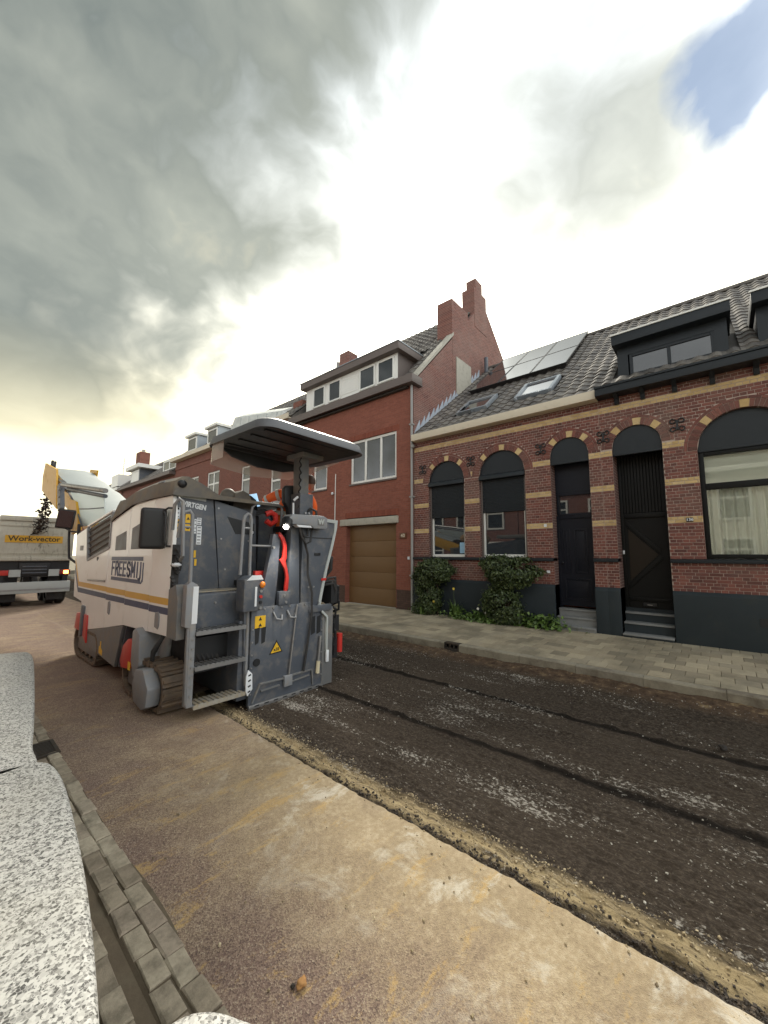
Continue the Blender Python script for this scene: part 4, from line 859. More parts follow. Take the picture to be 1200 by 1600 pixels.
fl = thing('step_flashing', 'pale lead step flashing climbing the gable beside the solar roof', 'flashing', (12, 7.80, 6.3))
n = 16
for k in range(n):
    x = 10.62+k*(16.2-10.62)/(n+2); z = roofz(x)+.02; w_ = (16.2-10.62)/(n+2); MB().prism([(x, z-.02), (x+w_, z+w_*SL-.02), (x+w_*1.02, z+w_*SL+.34), (x+.02, z+.10)], 'Y', 7.795-.004*(k % 2), 7.822-.004*(k % 2)).build('lead_piece', MT['lead'], fl)
MB().cyl((15.9, 7.6, roofz(15.9)-.3), (15.9, 7.6, roofz(15.9)+.75), .09, 12).build('vent_pipe', MT['slate'], B)
# =================================================== brown brick house with tall windows
Dh = thing('terraced_house', 'brown brick house with tall white windows and a row of small dormers', 'house', (13, 21, .1), 'terraced houses along the street')
ya, yb = 14.76, 28.4
wins = [(15.75, 16.62, 3.9, 6.34), (18.55, 19.45, 3.9, 6.72), (21.95, 23.5, 4.2, 6.93), (24.7, 26.25, 4.2, 6.93), (15.8, 16.7, 1.0, 3.1), (19, 20.5, 1.0, 3.2), (22, 23.2, .3, 3.0), (25, 26.5, 1., 3.2)]
mb = MB(); wall_rects(mb, WX+.003, ya, yb, .02, 8.3, wins, .25); mb.build('wall', MT['darkbrick'], Dh)
MB().box(WX+.3, 22, ya, yb, .02, 8.2).build('back_wall', MT['darkbrick'], Dh)
for w_ in wins: window(Dh, WX+.06, *w_, w=.10, mull=((w_[0]+w_[1])/2,) if w_[1]-w_[0] > 1.2 else (), trans=(w_[3]-.75,))
MB().box(WX-.05, WX+.003, ya, yb, 7.75, 7.85).build('string_course', MT['darkbrick'], Dh)
mb = MB(); mb.box(10.25, 10.60, ya, yb+.15, 8.3, 8.36); mb.box(10.22, 10.26, ya, yb+.15, 8.3, 8.55); mb.build('gutter', MT['cream'], Dh)
rf = MB().prism([(10.4, 8.4), (13.6, 11.4), (19, 8.3)], 'Y', ya, yb).build('roof', MT['tile'], Dh); tile_roof(rf, (10.4, 8.42, math.atan2(3, 3.2)), 4.3, ya, yb, [], 0, 44)
for a, b_ in ((25.2, 26.6), (22.4, 23.75)):
    MB().box(10.62, 12.2, a, b_, 8.55, 9.72).build('dormer_box', MT['zinc'], Dh); window(Dh, 10.56, a+.05, b_-.05, 8.72, 9.62, .10); MB().box(10.42, 12.6, a-.12, b_+.12, 9.70, 9.84).build('dormer_roof', MT['wframe'], Dh)
# loft under a pale protective sheet
m, b = nodes('builders_sheet'); LK(RAMP(NOI(POS(), 3, 5), [(.3, (.48, .50, .48)), (.7, (.66, .67, .64))]), b.inputs['Base Color']); b.inputs['Roughness'].default_value = .35; BUMP(b, NOI(SCALEV(POS(), (1, 1, .3)), 3, 4), .5, .05)
lf = MB(); lf.add([(10.75, 16.0, 8.6), (10.9, 16.2, 9.2), (11.5, 16.2, 9.55), (13.9, 16.2, 10.6), (13.9, 16, 8.6), (10.75, 21.6, 8.6), (10.9, 21.0, 9.95), (11.5, 21.0, 10.3), (13.9, 21.0, 11.4), (13.9, 21.6, 8.6)], [(0, 1, 2, 3, 4), (5, 6, 7, 8, 9), (0, 1, 6, 5), (1, 2, 7, 6), (2, 3, 8, 7), (3, 4, 9, 8), (4, 0, 5, 9)]); lf.build('covered_loft', m, Dh)
for k in range(5): MB().box(10.82, 10.86, 16.6+k*.9, 16.64+k*.9, 8.6, 9.2+k*.13).build('sheet_batten', MT['palegrey'], Dh)
# =================================================== farther houses
Eh = thing('terraced_house', 'low brown brick house with a flat roofed white dormer and brick chimney', 'house', (13, 33, .1), 'terraced houses along the street')
ya, yb = 28.45, 40.0
ew = [(30, 31.5, 1, 3.2), (33, 34, .3, 3), (36, 37.6, 1, 3.2), (31, 32.4, 4.4, 6.6), (36, 37.4, 4.4, 6.6)]
mb = MB(); wall_rects(mb, WX+.03, ya, yb, .02, 7.5, ew, .2); mb.build('wall', MT['darkbrick'], Eh); MB().box(WX+.25, 20, ya, yb, .02, 7.45).build('back_wall', MT['darkbrick'], Eh)
for w_ in ew: window(Eh, WX+.08, *w_, w=.10, trans=(w_[3]-.7,))
MB().box(10.2, 10.62, ya, yb, 7.5, 7.72).build('gutter', MT['brown'], Eh)
rf = MB().prism([(10.4, 7.7), (13.8, 10.6), (18, 7.6)], 'Y', ya, yb).build('roof', MT['tile'], Eh); tile_roof(rf, (10.4, 7.72, math.atan2(2.9, 3.4)), 4.4, ya, yb, [], 0, 45)
MB().box(10.75, 12.6, 28.6, 31.1, 7.9, 8.9).build('dormer_box', MT['zinc'], Eh); window(Eh, 10.68, 28.7, 31.0, 8.0, 8.8, .12, mull=(29.85,))
MB().box(10.75, 13, 36.2, 38.3, 7.8, 9.1).build('dormer_box', MT['slate'], Eh); window(Eh, 10.66, 36.3, 38.2, 7.9, 9.0, .12, mf=MT['wframe'], mg=MT['wframe']); MB().box(10.4, 13.4, 35.6, 38.9, 9.1, 9.4).build('dormer_roof', MT['wframe'], Eh)
MB().box(11.4, 12.2, 38.7, 39.8, 8.5, 11.1).build('chimney', MT['darkbrick'], Eh); MB().cyl((11.8, 39.2, 11.1), (11.8, 39.2, 11.4), .15, 8).build('chimney_pot', MT['concrete'], Eh)
Fh = thing('terraced_house', 'farthest brown brick house with its gable and roof aerial against the sky', 'house', (13, 46, .1), 'terraced houses along the street')
ya, yb = 40.05, 54
mb = MB(); fwz = [(42, 43.4, 1, 3.2), (46, 47.4, 1, 3.2), (42, 43.4, 4.4, 6.6), (46, 47.4, 4.4, 6.6), (50, 51.4, 4.4, 6.6)]; wall_rects(mb, WX-.02, ya, yb, .02, 7.6, fwz, .2); mb.build('wall', MT['darkbrick'], Fh); MB().box(WX+.2, 20, ya, yb, .02, 7.55).build('back_wall', MT['darkbrick'], Fh)
for w_ in fwz: window(Fh, WX+.03, *w_, w=.10, trans=(w_[3]-.7,))
MB().box(10.15, 10.6, ya, yb, 7.6, 7.85).build('gutter', MT['wframe'], Fh); MB().prism([(10.35, 7.8), (14.2, 11.1), (18.5, 7.6)], 'Y', ya, yb).build('roof', MT['tile'], Fh)
MB().box(10.6, 12.2, 41.6, 43.6, 8.2, 9.3).build('dormer_box', MT['wframe'], Fh)
MB().prism([(11.5, 7.5), (15.2, 10.9), (19, 7.5)], 'Y', 50, 54).build('cross_gable', MT['darkbrick'], Fh)
mb = MB(); mb.cyl((12.4, 47, 9), (12.4, 47, 12.0), .03, 6)
for k in range(4): mb.cyl((12.4, 46.6, 10.9+k*.25), (12.4, 47.4, 10.9+k*.25), .015, 5)
mb.build('aerial', MT['pipe'], Fh)
# ------------------------------------------------------------------ road milling machine
MM = thing('milling_machine', 'white and grey road milling machine standing on crawler tracks', 'milling machine', (3.2, 7.4, 0))
SX = 2.025   # left side plane
def side(poly, name, m, x0=SX, x1=SX+.05, parent=None, bevel=.006):
    return MB().prism(poly, 'X', x0, x1).build(name, m, parent or MM, bevel=bevel, segs=1)
# dark inner body
MB().prism([(10.3, 2.3), (10.1, 1.1), (9.5, .7), (7.2, .7), (7.0, 1.0), (5.6, 1.0), (5.6, 2.7), (6.8, 2.72), (8.1, 2.6)], 'X', SX+.055, 4.25).build('chassis', MT['slate'], MM)
MB().box(2.3, 4.1, 5.3, 10.2, .45, .9).build('under_frame', MT['black'], MM)
# white side panels
pA = [(10.60, 2.40), (10.52, 1.85), (10.38, 1.10), (9.72, 1.05), (9.22, .56), (8.10, .735), (8.10, 2.10), (9.52, 1.86), (9.72, 2.53)]
p_front = side(pA, 'body_panel', MT['white'])
side([(9.72, 2.53), (9.735, 2.57), (8.10, 2.775), (8.10, 2.735)], 'body_trim', MT['white'], SX-.004)
p_mid = side([(8.088, 2.565), (7.108, 2.735), (7.108, .897), (8.088, .735)], 'body_panel', MT['white'])
side([(7.096, 2.735), (6.80, 2.785), (6.06, 2.785), (6.06, .935), (7.096, .90)], 'body_panel', MT['white'])
side([(6.048, 2.785), (5.46, 2.775), (5.38, 2.5), (5.38, .96), (6.048, .937)], 'body_panel', MT['white'])
side([(9.22, .55), (7.12, .888), (7.36, .22), (9.10, .30)], 'skirt_panel', MT['grey'])
MB().prism([(7.36, .22), (7.12, .888), (7.06, .888), (7.30, .22)], 'X', SX+.05, 2.9).build('arch_plate', MT['slate'], MM)
side([(5.375, 1.55), (5.36, .96), (5.08, .95), (5.08, 1.42), (5.16, 1.62)], 'corner_plate', MT['grey'], SX-.01, SX+.10)
# stripes, split at the panel joints
for a, b_ in ((10.06, 8.105), (8.085, 7.112), (7.093, 6.063), (6.045, 5.383)):
    side([(a, 1.425), (b_, 1.43), (b_, 1.345), (a, 1.335)], 'yellow_stripe', MT['stripe_y'], SX-.003, SX+.001, bevel=0)
    side([(a, 1.305), (b_, 1.31), (b_, 1.225), (a, 1.212)], 'blue_stripe', MT['stripe_b'], SX-.003, SX+.001, bevel=0)
side([(10.06, 1.425), (10.06, 1.335), (10.47, 1.80), (10.49, 1.90)], 'yellow_stripe', MT['stripe_y'], SX-.003, SX+.001, bevel=0)
side([(10.06, 1.305), (10.06, 1.212), (10.44, 1.62), (10.46, 1.74)], 'blue_stripe', MT['stripe_b'], SX-.003, SX+.001, bevel=0)
# company mark
side([(7.93, 1.945), (6.40, 1.955), (6.40, 1.895), (7.93, 1.885)], 'mark_bar', MT['stripe_b'], SX-.004, SX+.001, bevel=0)
side([(7.88, 1.615), (6.50, 1.615), (6.42, 1.56), (7.88, 1.56)], 'mark_bar', MT['stripe_b'], SX-.004, SX+.001, bevel=0)
side([(6.40, 1.87), (6.36, 1.87), (6.36, 1.60), (6.43, 1.56), (6.43, 1.60), (6.40, 1.63)], 'mark_bar', MT['stripe_b'], SX-.004, SX+.001, bevel=0)
STROKES = {'F': [(0, 0, 0, 1), (0, 1, .9, 1), (0, .52, .75, .52)], 'R': [(0, 0, 0, 1), (0, 1, .7, 1), (.7, 1, .95, .82), (.95, .82, .95, .68), (.95, .68, .7, .5), (.7, .5, 0, .5), (.5, .5, .98, 0)], 'E': [(0, 0, 0, 1), (0, 1, .9, 1), (0, .52, .78, .52), (0, 0, .9, 0)],
 'S': [(.95, .84, .75, 1), (.75, 1, .22, 1), (.22, 1, .02, .82), (.02, .82, .02, .68), (.02, .68, .25, .54), (.25, .54, .75, .46), (.75, .46, .97, .32), (.97, .32, .97, .16), (.97, .16, .76, 0), (.76, 0, .22, 0), (.22, 0, .02, .16)], 'M': [(0, 0, 0, 1), (0, 1, .55, .35), (.55, .35, 1.1, 1), (1.1, 1, 1.1, 0)], 'I': [(.1, 0, .1, 1)], 'J': [(.5, 1, .5, .0), (.5, .0, .3, -.16), (.3, -.16, -.1, -.16)]}
yy = 7.86
for ch_ in 'FREESMIJ':
    mb = MB(); w_ = .128
    for u0_, v0_, u1_, v1_ in STROKES[ch_]:
        pa, pb = Vector((SX-.003, yy-u0_*w_, 1.655+v0_*.205)), Vector((SX-.003, yy-u1_*w_, 1.655+v1_*.205)); ex = (pb-pa).normalized()*.019; mb.bar(pa-ex, pb+ex, .038, .006, (1, 0, 0))
    mb.build('letter', MT['stripe_b'], MM); yy -= {'M': .245, 'I': .085}.get(ch_, .197)
# dark window-like insets, latches
side([(7.78, 2.05), (7.77, 2.29), (7.25, 2.37), (7.21, 2.06)], 'inset_panel', MT['slate'], SX-.004, SX+.01)
side([(6.98, 2.066), (6.98, 2.40), (6.36, 2.51), (5.62, 2.50), (5.62, 2.07)], 'inset_panel', MT['slate'], SX-.004, SX+.01)
for y, z, s in ((7.85, 1.10, .06), (5.71, 1.13, .075)): side([(y+s, z-.1), (y+s, z+.09), (y-s*.6, z+.11), (y-s, z+.05), (y-s, z-.07), (y-s*.5, z-.12)], 'latch', MT['midgrey'], SX-.012, SX+.01)
side([(9.35, 1.50), (8.20, 1.53), (8.20, 1.50), (9.35, 1.47)], 'latch_rod', MT['steel'], SX-.015, SX+.0); MB().cyl((SX-.012, 8.78, 1.90), (SX+.01, 8.78, 1.90), .035, 10).build('lock', MT['black'], MM)
side([(9.42, 1.76), (8.14, 2.02), (8.14, 1.54), (9.42, 1.50)], 'hatch', MT['white'], SX-.007, SX+.01)
side([(10.20, 2.16), (9.92, 2.16), (9.92, 2.06), (10.20, 2.06)], 'type_plate', MT['midgrey'], SX-.003, SX+.002, bevel=0)
# louvre
side([(9.70, 2.50), (9.50, 1.88), (8.12, 2.12), (8.12, 2.72)], 'louvre_back', MT['black'], SX+.03, SX+.06)
mb = MB()
for a, b_ in (((9.72, 2.52), (9.52, 1.87)), ((9.52, 1.87), (8.11, 2.11)), ((8.115, 2.10), (8.115, 2.73))): mb.bar((SX+.01, *a), (SX+.01, *b_), .05, .045, (1, 0, 0))
lv = mb.build('louvre', MT['midgrey'], MM)
for k in range(5):
    t_ = (k+.8)/5.6; a = (9.52+.19*t_, 1.87+.64*t_); MB().obox((SX+.035, (a[0]+8.13)/2, (a[1]+2.12+.60*t_)/2), (.07, math.hypot(a[0]-8.13, 2.12+.6*t_-a[1]), .02), Euler((-math.atan2(2.12+.6*t_-a[1], a[0]-8.13), rad(0), 0)).to_matrix()@Euler((0, rad(40), 0)).to_matrix()).build('slat', MT['grey'], lv)
# engine hood: lofted over Y stations
st = [(5.38, 0., 1.), (5.42, .0, 1.), (6.2, .03, 1.), (7.0, -.0, 1.), (7.85, -.14, .95), (8.06, -.30, .8)]
prof = [(2.00, 2.77), (1.995, 2.84), (2.03, 2.97), (2.12, 3.04), (2.30, 2.97), (2.55, 2.84), (3.6, 2.80), (3.9, 2.70), (3.9, 2.5)]
vs = []; fs = []
for y, dz, k in st:
    for i, (x, z) in enumerate(prof):
        low = {5.38: 2.77, 5.42: 2.775, 6.2: 2.785, 7.0: 2.76, 7.85: 2.60, 8.06: 2.55}[y]
        zz = low if i == 0 else (low+.02 if i == 1 else z+dz); vs.append((x+(.06 if y == 5.38 and 1 < i < 6 else 0), y, max(zz, low)))
n = len(prof)
for j in range(len(st)-1):
    for i in range(n-1): fs.append((j*n+i, j*n+i+1, (j+1)*n+i+1, (j+1)*n+i))
fs += [tuple(range(n))[::-1], tuple(range((len(st)-1)*n, len(st)*n))]
hood = MB().add(vs, fs).build('engine_hood', MT['hood'], MM, smooth='auto')
for k in range(3): MB().obox((2.045, 5.95+k*.0, 2.90+k*.055), (.02, .28-k*.04, .028), Euler((0, rad(25), 0)).to_matrix()).build('vent_slot', MT['midgrey'], hood)
MB().prism([(2.2, 2.86), (2.9, 2.86), (2.9, 3.0), (2.5, 3.05), (2.25, 3.0)], 'Y', 6.9, 8.6).build('air_duct', MT['hood'], MM, bevel=.03)
MT['tan'] = mat('dusty_canvas', (.36, .23, .12), .9, var=.15, vs=8)
MB().tube([(3.2, 8.9, 2.75), (3.2, 9.3, 2.95), (3.2, 9.9, 3.0), (3.2, 10.4, 2.85)], [.20, .34, .34, .16], 14).build('bellows', MT['tan'], MM, smooth=True)
# front nose
MB().prism([(8.1, 2.5), (10.55, 2.38), (10.45, 1.9), (10.2, 1.1), (8.1, 1.1)], 'X', 2.1, 4.2).build('nose', MT['hood'], MM, bevel=.03)
# rear panels of the engine housing
RY = 5.47
MB().prism([(2.06, 1.50), (2.06, 2.815), (2.575, 2.775), (2.72, 1.50)], 'Y', RY, RY+.06).build('rear_panel', MT['slate'], MM, bevel=.008)
MB().prism([(2.60, 2.772), (3.26, 2.63), (3.34, 1.25), (2.76, 1.25)], 'Y', RY+.01, RY+.07).build('rear_panel', MT['slate'], MM, bevel=.008)
MB().prism([(2.075, 2.808), (2.47, 2.78), (2.47, 2.735), (2.075, 2.765)], 'Y', RY-.004, RY).build('trim_strip', MT['palegrey'], MM)
lettering('lettering', 'WIRTGEN', .098, MT['sticker_w'], MM, (2.300, RY-.003, 2.662), (1, 0, -.12), (.12, 0, 1), bold=.004, sx=.80)
MB().prism([(2.80, 2.55), (3.24, 2.47), (3.24, 2.30), (2.94, 2.30)], 'Y', RY+.002, RY+.012).build('recess', MT['black'], MM)
for x, z in ((2.66, 2.66), (2.72, 2.22), (2.80, 1.78), (3.15, 2.2)): MB().cyl((x, RY, z), (x, RY+.02, z), .014, 8).build('bolt', MT['steel'], MM)
def sticker(x0, x1, z0, z1, y, m, name='sticker', marks=0, parent=None, mk=None):
    s_ = MB().box(x0, x1, y-.003, y, z0, z1).build(name, m, parent or MM)
    for k in range(marks):
        z = z0+(k+.5)/marks*(z1-z0); r_ = min((x1-x0), (z1-z0)/marks)*.32; c = ((x0+x1)/2, z)
        if mk == 'tri': MB().prism([(c[0]-r_, z-r_*.8), (c[0]+r_, z-r_*.8), (c[0], z+r_)], 'Y', y-.0045, y-.003).build('pictogram', MT['black'], s_)
        else: MB().box(x0+(x1-x0)*.15, x1-(x1-x0)*.2, y-.0045, y-.003, z-.006, z+.006).build('print_line', MT['slate'], s_)
    return s_
sticker(2.085, 2.15, 2.24, 2.46, RY, MT['sticker_y'], marks=3, mk='tri'); sticker(2.205, 2.275, 2.42, 2.54, RY, MT['sticker_y'], marks=1, mk='tri'); sticker(2.205, 2.275, 2.31, 2.40, RY, MT['sticker_y'], marks=1, mk='tri')
sticker(2.36, 2.42, 2.40, 2.50, RY, MT['sticker_w'], marks=3); sticker(2.365, 2.43, 2.13, 2.385, RY, MT['sticker_w'], marks=6); sticker(2.325, 2.355, 2.28, 2.48, RY, MT['sticker_w'], marks=4); sticker(2.08, 2.13, 2.47, 2.62, RY, MT['sticker_w'], marks=3)
sticker(2.34, 2.37, 1.95, 2.05, RY, MT['sticker_y']); sticker(2.355, 2.385, 1.84, 1.93, RY, MT['sticker_y'])
# step box and stow box behind the ladder
MB().prism([(5.15, 1.05), (5.15, 1.47), (5.19, 1.50), (5.5, 1.50), (5.5, 1.05)], 'X', 2.20, 2.95).build('step_box', MT['slate'], MM, bevel=.01)
MB().box(2.22, 2.93, 5.17, 5.47, 1.501, 1.513).build('anti_slip_plate', MT['tread'], MM); MB().cyl((2.52, 5.13, 1.36), (2.52, 5.15, 1.36), .015, 8).build('box_lock', MT['steel'], MM)
# black mirror / camera housing on the left flank with bracket
MB().obox((1.865, 5.62, 2.33), (.30, .14, .54), Euler((0, 0, rad(-18))).to_matrix()).build('mirror_housing', MT['black'], MM, bevel=.05, segs=3)
mb = MB(); mb.tube([(1.945, 5.52, 2.56), (1.955, 5.46, 2.5), (1.955, 5.46, 2.16), (1.98, 5.45, 2.10), (2.10, 5.42, 2.09)], .014, 8); mb.tube([(2.10, 5.42, 2.60), (1.98, 5.46, 2.60), (1.945, 5.52, 2.56)], .014, 8); mb.build('mirror_bracket', MT['black'], MM, smooth='auto')
# cluster of plugs on the corner
mb = MB(); rg = random.Random(9); mb.box(2.03, 2.12, 5.36, 5.42, 1.55, 2.12)
for k in range(10): c = (2.04+rg.uniform(-.02, .06), 5.35-rg.uniform(0, .05), 1.6+k*.05); mb.cyl(c, (c[0], c[1]-.03, c[2]+.01), .022, 8)
for k in range(4): z = 1.95+k*.04; mb.tube([(2.06, 5.35, z), (2.02+.02*k, 5.28, z-.08), (2.10, 5.27, z-.16), (2.14, 5.34, z-.1)], .010, 6)
mb.build('cable_loom', MT['rubber'], MM); MB().ball((2.06, 5.30, 1.86), .06, .06, .03).build('sensor_cap', MT['sticker_w'], MM, smooth=True)
MB().box(2.07, 2.14, 5.40, 5.44, 2.82, 2.92).build('lamp_bracket', MT['black'], MM); MB().ball((2.10, 5.38, 2.93), .06, .05, .055).build('work_lamp', MT['black'], MM, smooth=True)
# ---- ladder
LY = 4.97
mb = MB(); mb.tube([(1.93, 5.15, 2.30), (1.90, 5.05, 2.60), (1.93, 4.99, 2.675), (1.965, LY, 2.64), (1.985, LY, 2.3), (2.0, LY, 1.98), (2.03, 5.1, 1.92)], .021, 10); mb.build('handrail', MT['midgrey'], MM, smooth='auto')
mb = MB(); mb.tube([(1.97, LY+.1, 2.2), (1.97, LY+.03, 2.45), (2.0, LY, 2.515), (2.05, LY, 2.535), (2.085, LY, 2.49), (2.10, LY, 2.0), (2.135, LY, .20)], .022, 10); mb.tube([(2.09, LY, 2.33), (1.985, LY, 2.33)], .014, 8); mb.build('handrail', MT['midgrey'], MM, smooth='auto')
mb = MB(); mb.tube([(2.76, LY, 1.72), (2.78, LY, 2.46), (2.80, LY, 2.53), (2.84, LY, 2.565), (2.88, LY, 2.54), (2.895, LY, 2.48), (2.90, LY, 1.5), (2.905, LY, .25)], .022, 10); mb.tube([(2.785, LY, 2.36), (2.892, LY, 2.36)], .014, 8); mb.build('handrail', MT['midgrey'], MM, smooth='auto')
mb = MB(); mb.tube([(2.90, LY, 2.12), (3.26, LY+.04, 2.12)], .016, 8); mb.build('cross_rail', MT['midgrey'], MM)
MB().prism([(2.13, .17), (2.20, .17), (2.19, 1.62), (2.12, 1.66), (2.06, 1.62), (2.06, 1.12), (2.12, 1.1)], 'Y', LY-.03, LY+.09).build('ladder_side', MT['midgrey'], MM, bevel=.006)
MB().prism([(2.88, .15), (2.96, .15), (2.93, 1.30), (2.84, 1.30)], 'Y', LY-.0, LY+.12).build('ladder_side', MT['slate'], MM, bevel=.006)
MB().box(2.135, 2.20, LY-.036, LY-.028, 1.15, 1.60).build('reflector_strip', MT['sticker_w'], MM)
for z, x0, x1, mm in ((.185, 2.20, 2.88, MT['tread']), (.63, 2.20, 2.86, MT['steel']), (1.05, 2.19, 2.85, MT['steel'])):
    stp = MB().box(x0, x1, LY-.06, LY+.16, z-.035, z-.004).build('step', MT['midgrey'], MM, bevel=.006)
    for k in range(11): MB().box(x0+.03+k*.058, x0+.065+k*.058, LY-.055, LY+.155, z-.004, z+.010).build('grip_bar', mm, stp)
    MB().box(x0, x1, LY-.066, LY-.058, z-.045, z+.004).build('step_edge', mm, stp)
# ---- crawler tracks
def crawler(cx, y0, y1, name='crawler_track', H=.60, W=.36, outer=-1):
    r_ = H/2-.03; cyl0, cyl1 = y0+r_+.04, y1-r_-.04; t = MB()
    t.prism([(cyl0-.18, .12), (cyl1+.18, .12), (cyl1+.18, H-.10), (cyl0-.18, H-.10)], 'X', cx-W*.36, cx+W*.36); root = t.build(name, MT['grey'], MM, bevel=.03)
    Ls = cyl1-cyl0; per = 2*Ls+2*math.pi*r_; npad = int(per/.145)
    pme = MB(); pme.box(-W/2, W/2, -.064, .064, -.028, .0); pme.box(-W/2+.01, W/2-.01, -.02, .02, .0, .028); pme.box(-W/2, -W/2+.05, -.06, .06, -.05, -.028); pme.box(W/2-.05, W/2, -.06, .06, -.05, -.028); pm = pme.mesh('track_pad'); pm.materials.append(MT['track'])
    for k in range(npad):
        d = k*per/npad
        if d < Ls: p = (cyl0+d, H-.03); a = 0.
        elif d < Ls+math.pi*r_: q = (d-Ls)/r_; p = (cyl1+r_*math.sin(q), H/2+r_*math.cos(q)); a = q
        elif d < 2*Ls+math.pi*r_: p = (cyl1-(d-Ls-math.pi*r_), .03); a = math.pi
        else: q = (d-2*Ls-math.pi*r_)/r_; p = (cyl0-r_*math.sin(q), H/2-r_*math.cos(q)); a = math.pi+q
        o = link('track_pad', pm, None, root, (cx, p[0], p[1])); o.rotation_euler = (-a, 0, 0)
    for yy in (cyl0, cyl1): MB().cyl((cx-W*.3, yy, H/2), (cx+W*.3, yy, H/2), r_-.05, 20).build('sprocket', MT['track'], root)
    for k in range(4): yy = cyl0+(k+.5)*Ls/4; MB().cyl((cx-W*.33, yy, .13), (cx+W*.33, yy, .13), .07, 12).build('roller', MT['track'], root)
    return root
cr = crawler(2.16, 5.22, 6.85)
MB().prism([(5.42, .34), (5.45, .12), (5.60, .06), (5.90, .10), (5.98, .30), (5.90, .50), (5.62, .54)], 'X', 1.86, 2.02).build('drive_motor', MT['midgrey'], cr, bevel=.02)
MB().prism([(6.0, .50), (6.05, .90), (6.22, .98), (6.34, .92), (6.34, .52), (6.2, .30)], 'X', 1.93, 2.22).build('track_guard', MT['midgrey'], cr, bevel=.03)
MB().prism([(6.36, .40), (6.36, .78), (6.56, .78), (6.76, .66), (6.86, .44), (6.8, .34), (6.58, .36)], 'X', 1.95, 2.25).build('fender', MT['red'], cr, bevel=.02); MB().box(1.945, 1.951, 6.37, 6.47, .37, .48).build('sticker', MT['sticker_y'], cr)
MB().cyl((2.25, 6.0, .5), (2.35, 6.0, 1.2), .10, 14).build('lift_column', MT['steel'], MM)
mb = MB(); mb.tube([(2.0, 5.72, .62), (1.98, 5.66, .74), (2.04, 5.60, .88), (2.14, 5.62, 1.02)], .028, 8); mb.tube([(2.05, 5.85, .55), (2.02, 5.78, .66), (2.1, 5.7, .9), (2.2, 5.7, 1.05)], .026, 8); mb.build('hydraulic_hose', MT['rubber'], MM, smooth='auto')
cr2 = crawler(2.20, 8.30, 10.05)
MB().prism([(9.35, .45), (9.35, .98), (9.50, 1.0), (9.52, .40)], 'X', 1.98, 2.14).build('track_guard', MT['slate'], cr2, bevel=.01)
MB().prism([(9.54, .50), (9.54, .85), (9.9, .82), (10.0, .5)], 'X', 2.0, 2.3).build('fender', MT['red'], cr2, bevel=.02); MB().prism([(9.06, .34), (9.10, .84), (9.32, .84), (9.32, .44)], 'X', 2.0, 2.06).build('fender', MT['red'], cr2, bevel=.01)
side([(8.25, .30), (8.25, .40), (8.19, .43), (8.19, .50), (8.14, .50), (8.14, .40), (8.05, .36), (8.05, .28)], 'hazard_mark', MT['sticker_y'], SX-.003, SX+.001, bevel=0)
crawler(4.0, 8.30, 10.05); 
# ---- milling drum housing and moldboard
DY = 4.94
MB().prism([(2.94, -.055), (2.94, 1.22), (3.1, 1.26), (3.95, 1.26), (4.22, 1.10), (4.22, -.055)], 'Y', DY, DY+.05).build('moldboard', MT['slate'], MM, bevel=.008)
MB().box(2.80, 4.30, DY+.06, 6.3, .05, 1.1).build('drum_housing', MT['slate'], MM, bevel=.02)
MB().box(2.935, 4.215, DY-.035, DY, -.075, -.02).build('wear_strip', MT['steel'], MM, bevel=.006)
for k in range(8): MB().box(3.02+k*.15, 3.09+k*.15, DY-.037, DY-.034, -.045, -.03).build('wear_slot', MT['black'], MM)
for a in ((2.99, .0, 3.10, .225), (3.10, .225, 3.50, .215), (3.62, .23, 3.995, .235), (3.995, .235, 4.02, .0), (3.12, .13, 3.42, .14), (3.62, .14, 3.95, .165)): MB().bar((a[0], DY-.012, a[1]), (a[2], DY-.012, a[3]), .02, .03, (0, 1, 0)).build('rib', MT['grey'], MM)
MB().box(3.48, 3.62, DY-.05, DY, .10, .25).build('bracket', MT['midgrey'], MM, bevel=.01)
MB().cyl((3.68, DY-.03, 1.25), (3.565, DY-.03, .24), .014, 10).build('piston_rod', MT['steel'], MM)
mb = MB(); mb.tube([(3.70, DY-.02, 2.45), (3.74, DY-.06, 2.25), (3.84, DY-.05, 2.0), (3.86, DY-.03, 1.7), (3.94, DY-.05, 1.4), (3.95, DY-.04, 1.05), (3.88, DY-.04, .6), (3.83, DY-.03, .25)], .018, 8); mb.build('hydraulic_hose', MT['rubber'], MM, smooth='auto')
sticker(2.995, 3.16, .98, 1.145, DY-.001, MT['sticker_y'], marks=2, mk='tri')
tr = MB().prism([(3.235, .585), (3.46, .597), (3.354, .775)], 'Y', DY-.004, DY-.001).build('warning_sign', MT['black'], MM); MB().prism([(3.262, .602), (3.435, .612), (3.354, .745)], 'Y', DY-.006, DY-.004).build('sign_face', MT['sticker_y'], tr); lettering('lettering', 'x10', .06, MT['black'], tr, (3.352, DY-.0065, .645), (1, 0, 0), (0, 0, 1), bold=.002)
MB().cyl((3.04, DY-.02, .524), (3.04, DY+.01, .524), .05, 16).build('port_cap', MT['black'], MM)
for x in (3.00, 3.10): MB().prism([(x, .98), (x+.075, .99), (x+.06, .78), (x+.01, .76)], 'Y', DY-.004, DY).build('slot', MT['black'], MM)
for x in (3.98, 4.09): MB().prism([(x, 1.02), (x+.075, 1.04), (x+.075, .78), (x+.0, .75)], 'Y', DY-.004, DY).build('slot', MT['black'], MM)
br = MB().prism([(2.90, .46), (2.96, .40), (2.97, .20), (2.90, .12), (2.87, .2), (2.87, .38)], 'Y', DY-.05, DY-.03).build('slotted_bracket', MT['sticker_w'], MM, bevel=.005)
for k in range(4): MB().obox((2.92, DY-.051, .18+k*.07), (.04, .003, .02), Euler((0, rad(-20), 0)).to_matrix()).build('slot', MT['black'], br)
